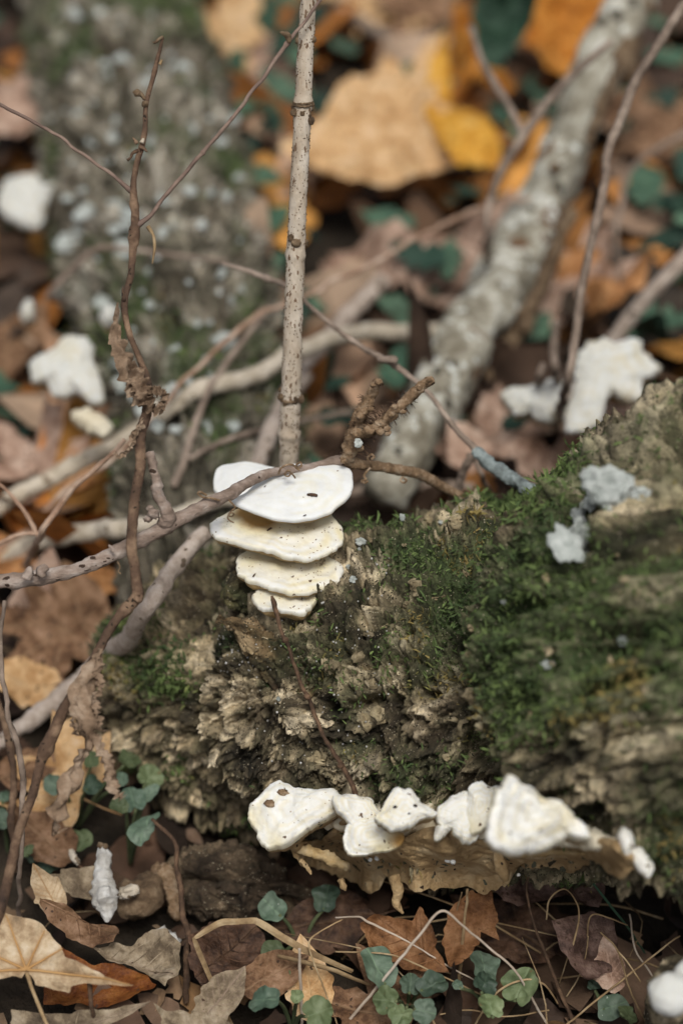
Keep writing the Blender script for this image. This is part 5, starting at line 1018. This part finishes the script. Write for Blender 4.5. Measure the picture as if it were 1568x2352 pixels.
# ------------------------------------------------------------------ seedlings
def round_leaf(p, n, r, yaw, kind, seed):
    n = np.asarray(n, float); n /= np.linalg.norm(n)
    a = np.cross((0, 1, 0), n); a /= np.linalg.norm(a); b = np.cross(n, a)
    t = np.linspace(0, 2 * np.pi, 72, endpoint=False)
    if kind == 'round': o = .96 - .16 * np.exp(-((t - np.pi * 1.5) / .3) ** 2) + .15 * np.cos(2 * (t - np.pi / 2)) + .07 * np.sin(3 * t + seed) + .05 * np.sin(5 * t + 2 * seed)
    elif kind == 'lobed': o = .86 + .16 * np.abs(np.cos(2.5 * (t - np.pi / 2))) ** .7 * np.sign(1) + .06 * np.cos(t - np.pi / 2) - .25 * np.exp(-((t - np.pi * 1.5) / .3) ** 2)
    else: o = .80 + .20 * np.maximum(0, np.cos(3 * (t - np.pi / 2))) ** .6 - .15 * np.exp(-((t - np.pi * 1.5) / .4) ** 2)
    o = o * (1 + .05 * vnoise(np.stack([np.cos(t) * 2 + seed, np.sin(t) * 2, 0 * t], 1)))
    V = []; vein = []
    for s in (1, .9, .75, .6, .45, .3, .15):
        x, y = np.cos(t) * o * s, np.sin(t) * o * s
        z = .24 * (s * s) * (np.abs(np.cos(t))) - .30 * np.maximum(0, y) ** 2 + .12 * vnoise(np.stack([x * 3 + seed, y * 3, 0 * x], 1))
        ve = np.clip(1 - np.abs(x) / .04, 0, 1) * (y > -.8) * .7
        for k in (-.9, .9): ve = np.maximum(ve, np.clip(1 - np.abs(x * math.cos(k) - (y + .5) * math.sin(k)) / .035, 0, 1) * (y > -.5) * .4)
        z = z - ve * .03; ca, sa = math.cos(yaw), math.sin(yaw)
        V.append(p + r * ((x * ca - y * sa)[:, None] * a + (x * sa + y * ca)[:, None] * b + z[:, None] * n)); vein.append(ve)
    V = np.vstack(V + [[V[-1].mean(0)]]); vein = np.append(np.concatenate(vein), .5); j = np.arange(72)
    return V, [grid_faces(7, 72), np.stack([6 * 72 + j, 6 * 72 + (j + 1) % 72, 0 * j + 7 * 72], 1)], {'vein': vein}
def seedling(label, basepx, leaves, z0=.02, n0=(0, -.45, 1), group="green seedlings in the litter"):
    b = G(*basepx, -.004); o = thing("seedling", label, "seedling", b, group)
    for i, (x, y, r, kd, yaw) in enumerate(leaves):
        z = z0 + random.uniform(-.003, .005); d = g(x, y, z); p = P(x, y, d); rr = r * MPP(d)
        n = np.array(n0) + np.array([random.gauss(0, .32), random.gauss(0, .22), 0])
        lf = part("leaf", round_leaf(p, n, rr, R(yaw), kd, i + basepx[0]), m_seeds[(i * 7 + basepx[0]) % 5 % 3], o)
        a = np.cross((0, 1, 0), n / np.linalg.norm(n)); bb = np.cross(n / np.linalg.norm(n), a)
        e = p + rr * .8 * (math.sin(R(yaw)) * a - math.cos(R(yaw)) * bb)
        mid = (b + e) / 2 + np.array([0, 0, .004]); q = np.array([[*b, .0009], [*mid, .0008], [*e, .0006]])
        part("stem", tube(q, 14, 7, world=True, amp=.08), m_seedstem, o)
    return o
seedling("seedling with a big round leaf and ragged leaflets behind the withered leaves", (300, 1985), [(332, 1905, 46, 'round', -10), (305, 1838, 34, 'lobed', 20), (345, 1785, 32, 'lobed', -25), (275, 1850, 22, 'round', 70), (345, 1822, 22, 'round', -60)], .035)
seedling("seedling with pale leaves half hidden by the hanging withered leaf", (180, 1900), [(125, 1802, 28, 'round', 60), (212, 1802, 26, 'round', -30), (208, 1742, 26, 'round', 10), (298, 1745, 28, 'lobed', -30), (280, 1790, 18, 'round', 0)], .035)
seedling("sparse seedling by the dry stem's foot", (20, 1960), [(5, 1880, 24, 'round', 30), (15, 1830, 18, 'round', -30), (60, 1955, 20, 'lobed', 20)], .02)
seedling("seedling with dim leaves under the withered leaf tip", (110, 2010), [(80, 1960, 24, 'lobed', 20), (110, 1995, 26, 'round', -60), (185, 1930, 30, 'round', 80)], .015)
seedling("seedling with four notched round leaves before the dark purplish leaf", (690, 2190), [(625, 2085, 37, 'round', 35), (748, 2062, 37, 'round', -10), (630, 2186, 30, 'round', 60), (675, 2226, 20, 'round', 20)], .02)
seedling("seedling with a wide pair of round leaves beside the white dry blade", (672, 2370), [(607, 2297, 39, 'round', 75), (728, 2326, 39, 'lobed', -60), (682, 2288, 18, 'round', 0)], .03)
seedling("rosette seedling with a big oval leaf and notched leaflets", (935, 2340), [(868, 2224, 50, 'round', 40), (992, 2262, 36, 'round', -60), (888, 2298, 34, 'lobed', 70), (922, 2332, 30, 'lobed', 150), (972, 2322, 30, 'lobed', -100), (942, 2262, 27, 'lobed', 0)], .028)
seedling("seedling with lobed leaves beside the upright straw stem", (1125, 2330), [(1110, 2218, 41, 'round', 10), (1112, 2258, 34, 'trefoil', -10), (1125, 2312, 34, 'lobed', 20), (1194, 2268, 46, 'lobed', -40), (1050, 2262, 14, 'round', 30)], .026)
seedling("dim seedling with dark oval leaves among the crossed straws", (1380, 2345), [(1404, 2312, 36, 'round', -70), (1362, 2262, 18, 'trefoil', 10), (1440, 2330, 24, 'round', 40)], .012)

DRK = np.array([(.03, .021, .013), (.055, .038, .024), (.085, .06, .037), (.12, .085, .052), (.18, .13, .08)])
v_, f_, a_, _ = log_mesh([(700, 2060, g(700, 2060, -.012), 40), (640, 2045, g(640, 2045, .004), 78), (560, 2030, g(560, 2030, .008), 92), (480, 2020, g(480, 2020, .008), 86), (420, 2015, g(420, 2015, .004), 60), (390, 2012, g(390, 2012, -.004), 20)], 120, 100, amp=.6, seed=61, scale=1.8, pal=DRK)
solo("rotten_wood", (v_, f_, a_), m_bark, "dark half-buried chunk of rotten wood under the log's far end", "rotten wood", G(540, 2080, 0))
# ------------------------------------------------------------------ single dry grass blades and stems
def straw(label, px, mat=m_straw, flat=1.0, h=(.02, .03), n=60, name="dry_grass_blade", cat="grass blade", cross=()):
    m = len(px); pts = []
    for i, q in enumerate(px):
        z = q[3] if len(q) > 3 else h[0] + (h[1] - h[0]) * i / max(1, m - 1)
        pts.append((q[0], q[1], g(q[0], q[1], z), q[2] * .75))
    o = thing(name, label, cat, P(*pts[0][:3]), "dry grass in front of the log")
    return_part = part("blade", tube(pts, n, 8, amp=.06, flat=flat, kink=.3, seed=px[0][0]), mat, o)
    for c in cross: part("side_blade", tube([(x, y, g(x, y, z), r) for x, y, r, z in c], 30, 7, amp=.06, flat=flat), mat, o)
fs = thing("dry_grass_blade", "broad folded straw blade bent sharply at its tip", "grass blade", G(535, 2360, 0), "dry grass in front of the log")
part("blade", ribbon([(x, y, g(x, y, z), r * .7) for x, y, r, z in [(810, 2232, 7, .022), (760, 2210, 9, .03), (700, 2182, 11, .038), (650, 2154, 12, .043), (615, 2131, 12, .045), (592, 2118, 11, .046), (582, 2115, 10, .046), (545, 2117, 10, .046), (510, 2119, 11, .045), (480, 2134, 10, .043), (458, 2148, 8, .041), (447, 2155, 5, .04)]], 70, 7, .12, 1.2, seed=.15, fold=.35), m_straw, fs)
part("blade", ribbon([(x, y, g(x, y, z), r * .7) for x, y, r, z in [(446, 2152, 5, .0405), (449, 2163, 8, .038), (462, 2195, 9, .031), (485, 2250, 8, .02), (512, 2310, 7, .008), (540, 2370, 7, -.004)]], 40, 7, .12, 1.2, seed=.3, fold=.4), m_straw, fs, label="lower leg of the folded straw blade")
straw("thick cut straw stub beside the folded blade", [(638, 2195, 8, .03), (690, 2207, 9, .03), (750, 2222, 9, .028), (800, 2243, 8, .024), (850, 2262, 6, .018)], flat=.6)
straw("white dry blade standing upright among the seedlings", [(690, 2385, 5, 0), (693, 2345, 5, .008), (690, 2260, 5, .025), (687, 2178, 4, .042)], m_greystraw, flat=.5)
straw("fine bent straw left of the rosette seedling", [(780, 2370, 2.6, 0), (768, 2335, 2.6, .008), (740, 2260, 2.6, .024), (716, 2198, 2.8, .036), (710, 2163, 3, .042), (735, 2140, 2.4, .042), (786, 2112, 2.2, .042)])
straw("grey stem bent into a peak over the seedlings", [(780, 2372, 5, .0), (800, 2345, 5, .008), (880, 2250, 4.8, .03), (960, 2152, 4.5, .05), (1012, 2093, 4, .06), (1060, 2125, 3.6, .055), (1120, 2175, 3.6, .045), (1179, 2226, 3.6, .035), (1215, 2285, 3.8, .02), (1260, 2362, 4, 0)], m_greystraw, n=120)
straw("upright straw stem standing in front of the torn brown leaf", [(1050, 2270, 6, .0), (1054, 2245, 6, .008), (1062, 2160, 5, .03), (1074, 2042, 4, .055)])
straw("straw with a pale frayed tip crossing the orange-brown leaf", [(770, 2108, 2.5, .03), (822, 2106, 3, .035), (850, 2120, 4, .035), (940, 2165, 2.6, .032), (1034, 2222, 2.6, .022), (1110, 2262, 2.4, .012)], m_greystraw)
straw("straw crossing the rosette seedling's big leaf", [(770, 2186, 2.6, .03), (840, 2188, 2.6, .034), (909, 2196, 2.8, .036), (1000, 2235, 2.6, .03), (1090, 2278, 2.6, .02), (1140, 2300, 2.4, .012)])
straw("black wiry stem dropping from the tan crust to the ground", [(1214, 2005, 3, .05), (1208, 2050, 3.5, .045), (1225, 2120, 4, .036), (1249, 2185, 5, .025), (1280, 2265, 6, .012), (1322, 2360, 7, 0)], m_twigd, n=90)
straw("looped brown blade curling before the dark leaf", [(1254, 2112, 2.6, .03), (1262, 2066, 3, .04), (1294, 2041, 3.5, .045), (1322, 2070, 5, .045), (1329, 2105, 5, .04), (1314, 2170, 6, .03), (1298, 2215, 4, .018), (1282, 2260, 3, .004)], m_straw, flat=.5, n=90)
straw("green blade sloping from under the log's wide end", [(1335, 1998, 4, .05), (1365, 2035, 5.5, .045), (1410, 2092, 6, .034), (1440, 2130, 5, .026), (1480, 2190, 4, .008)], m_blade, flat=.4, name="green_grass_blade")
straw("forked straw left of the near white fungus", [(1379, 2142, 2.6, .04), (1419, 2186, 3, .032), (1444, 2270, 3, .018), (1488, 2360, 3, 0)], cross=[[(1419, 2186, 2, .032), (1440, 2210, 2, .028), (1470, 2255, 2, .02)]])
straw("long straw slanting down below the near white fungus", [(1560, 2150, 2.6, .03), (1534, 2168, 3, .03), (1434, 2246, 3.4, .022), (1360, 2305, 3.4, .014), (1290, 2362, 3.4, .003)])
straw("hooked straw beside the looped brown blade", [(1350, 2215, 2.4, .01), (1349, 2130, 2.4, .035), (1362, 2100, 2.6, .042), (1402, 2110, 2.2, .04), (1440, 2125, 2, .035)])
straw("arched brown straw over the lobed seedling", [(1085, 2362, 3.4, 0), (1134, 2286, 3.4, .02), (1199, 2251, 3.2, .028), (1249, 2262, 3, .024), (1280, 2305, 2.6, .01)], m_straw)
straw("fine straw rising beside the torn brown leaf", [(1049, 2180, 2.4, .0), (1048, 2100, 2.4, .03), (1060, 2050, 2.2, .045)])
straw("pale straw leaning behind the near white fungus", [(1445, 2100, 3, .03), (1458, 2180, 3, .022), (1490, 2230, 3, .014), (1530, 2300, 3, .002)], m_greystraw)
straw("thin straw lying low under the lobed seedling", [(1010, 2330, 2.6, .006), (1080, 2320, 2.6, .008), (1160, 2335, 2.6, .008), (1260, 2320, 2.6, .008)])
straw("thin straw reaching up beside the hooked straw", [(1300, 2290, 2.4, .004), (1330, 2240, 2.4, .015), (1345, 2190, 2.2, .03), (1350, 2150, 2, .04)])

# ------------------------------------------------------------------ mass of litter, ground cover and thatch
def avoid(px, py):                        # keep the mass clear of the main log's body
    return (px > -.045) & (py > .60) & (py < .80) & (px < .3)
def litter(count, seed, xr, yr, smin, smax, zr, pal, kinds, name, mat, tiltmax=35, rings=3, nn=26):
    r = np.random.default_rng(seed); loc = [leaf_local(k, nn, rings, .4, .10, s) for s, k in enumerate(kinds)]
    Vs, Q, T, Cs, n = [], [], [], [], 0
    for i in range(count):
        V, F, ve = loc[i % len(loc)]
        x, y = r.uniform(*xr), r.uniform(*yr); s = r.uniform(smin, smax)
        a, t1, t2 = r.uniform(0, 6.28), R(r.uniform(-tiltmax, tiltmax)), R(r.uniform(-tiltmax, tiltmax)); q = (V - [0, .4, 0]) * [1, 1, r.uniform(-.5, 2.0)]
        q = np.stack([q[:, 0], q[:, 1] * math.cos(t1) - q[:, 2] * math.sin(t1), q[:, 1] * math.sin(t1) + q[:, 2] * math.cos(t1)], 1)
        q = np.stack([q[:, 0] * math.cos(t2) + q[:, 2] * math.sin(t2), q[:, 1], -q[:, 0] * math.sin(t2) + q[:, 2] * math.cos(t2)], 1)
        q = np.stack([q[:, 0] * math.cos(a) - q[:, 1] * math.sin(a), q[:, 0] * math.sin(a) + q[:, 1] * math.cos(a), q[:, 2]], 1) * s
        Vs.append(q + [x, y, r.uniform(*zr)]); Q.append(F[0] + n); T.append(F[1] + n); n += len(V)
        c = np.array(pal[r.integers(len(pal))]) * r.uniform(.6, 1.25); Cs.append(np.repeat(c[None], len(V), 0) * (1 + .25 * ve[:, None]))
    o = part(name, (np.concatenate(Vs), [np.concatenate(Q), np.concatenate(T)], {'Col': np.concatenate(Cs)}), mat, kind="stuff")
    return o
BRP = [(.10, .055, .03), (.05, .03, .02), (.26, .15, .085), (.07, .042, .027), (.40, .26, .17), (.42, .18, .05), (.52, .25, .06), (.10, .07, .05), (.44, .31, .21), (.03, .022, .015), (.34, .13, .03)]
lit = litter(3000, 1, (-1.1, 1.1), (.84, 3.2), .05, .12, (-.012, .018), BRP, ['maple', 'ovate', 'oak', 'maple', 'ovate'], "leaf_litter", m_litter)
lit["label"] = "dense brown leaf litter covering the forest floor behind the logs"; lit["category"] = "leaf litter"
DKP = [(.04, .022, .014), (.06, .035, .022), (.10, .055, .033), (.03, .02, .014), (.13, .08, .05)]
lit = litter(420, 2, (-.6, .6), (.30, .88), .03, .08, (-.014, .0), DKP, ['maple', 'ovate', 'oak'], "leaf_litter", m_litter, 22)
lit["label"] = "damp dark leaf litter on the ground in front of the logs"; lit["category"] = "leaf litter"
GRP = [(.03, .065, .042), (.045, .095, .058), (.02, .045, .03), (.07, .12, .075)]
lit = litter(3600, 3, (-1.0, 1.0), (.86, 2.8), .014, .036, (.010, .045), GRP, ['ovate', 'oak', 'ovate'], "ground_cover", m_litter, 40, 2, 16)
lit["label"] = "low green ground cover scattered through the far litter"; lit["category"] = "ground cover"
lit = litter(1600, 9, (-.5, .5), (.36, .86), .006, .022, (-.010, .006), DKP + [(.22, .14, .08), (.30, .21, .13), (.16, .09, .04)], ['ovate', 'oak', 'maple'], "leaf_crumbs", m_litter, 50, 2, 12)
lit["label"] = "crumbled leaf bits and soil crumbs on the damp ground"; lit["category"] = "leaf crumbs"
def thatch():
    hp = []; cols = []
    r = random.Random(5)
    for i in range(170):
        x, y = r.uniform(.0, .30) if i < 110 else r.uniform(-.4, .5), r.uniform(.45, .70); a = r.uniform(0, 6.28); L = r.uniform(.02, .07); up = r.uniform(-.1, .6)
        d = np.array([math.cos(a), math.sin(a), up]); p0 = np.array([x, y, r.uniform(-.004, .008)]); mid = p0 + d * L * .5 + [0, 0, .006]; e = p0 + d * L + np.array([r.gauss(0, .01), r.gauss(0, .01), -.006])
        w = r.uniform(.0002, .00055); hp.append(tube([np.append(p0, w), np.append(mid, w), np.append(e, w * .5)], 7, 5, world=True, amp=0))
    return join(hp)
th = part("dry_thatch", thatch(), m_straw, kind="stuff"); th["label"] = "fine tangled dry grass lying in front of the log"; th["category"] = "dry grass"
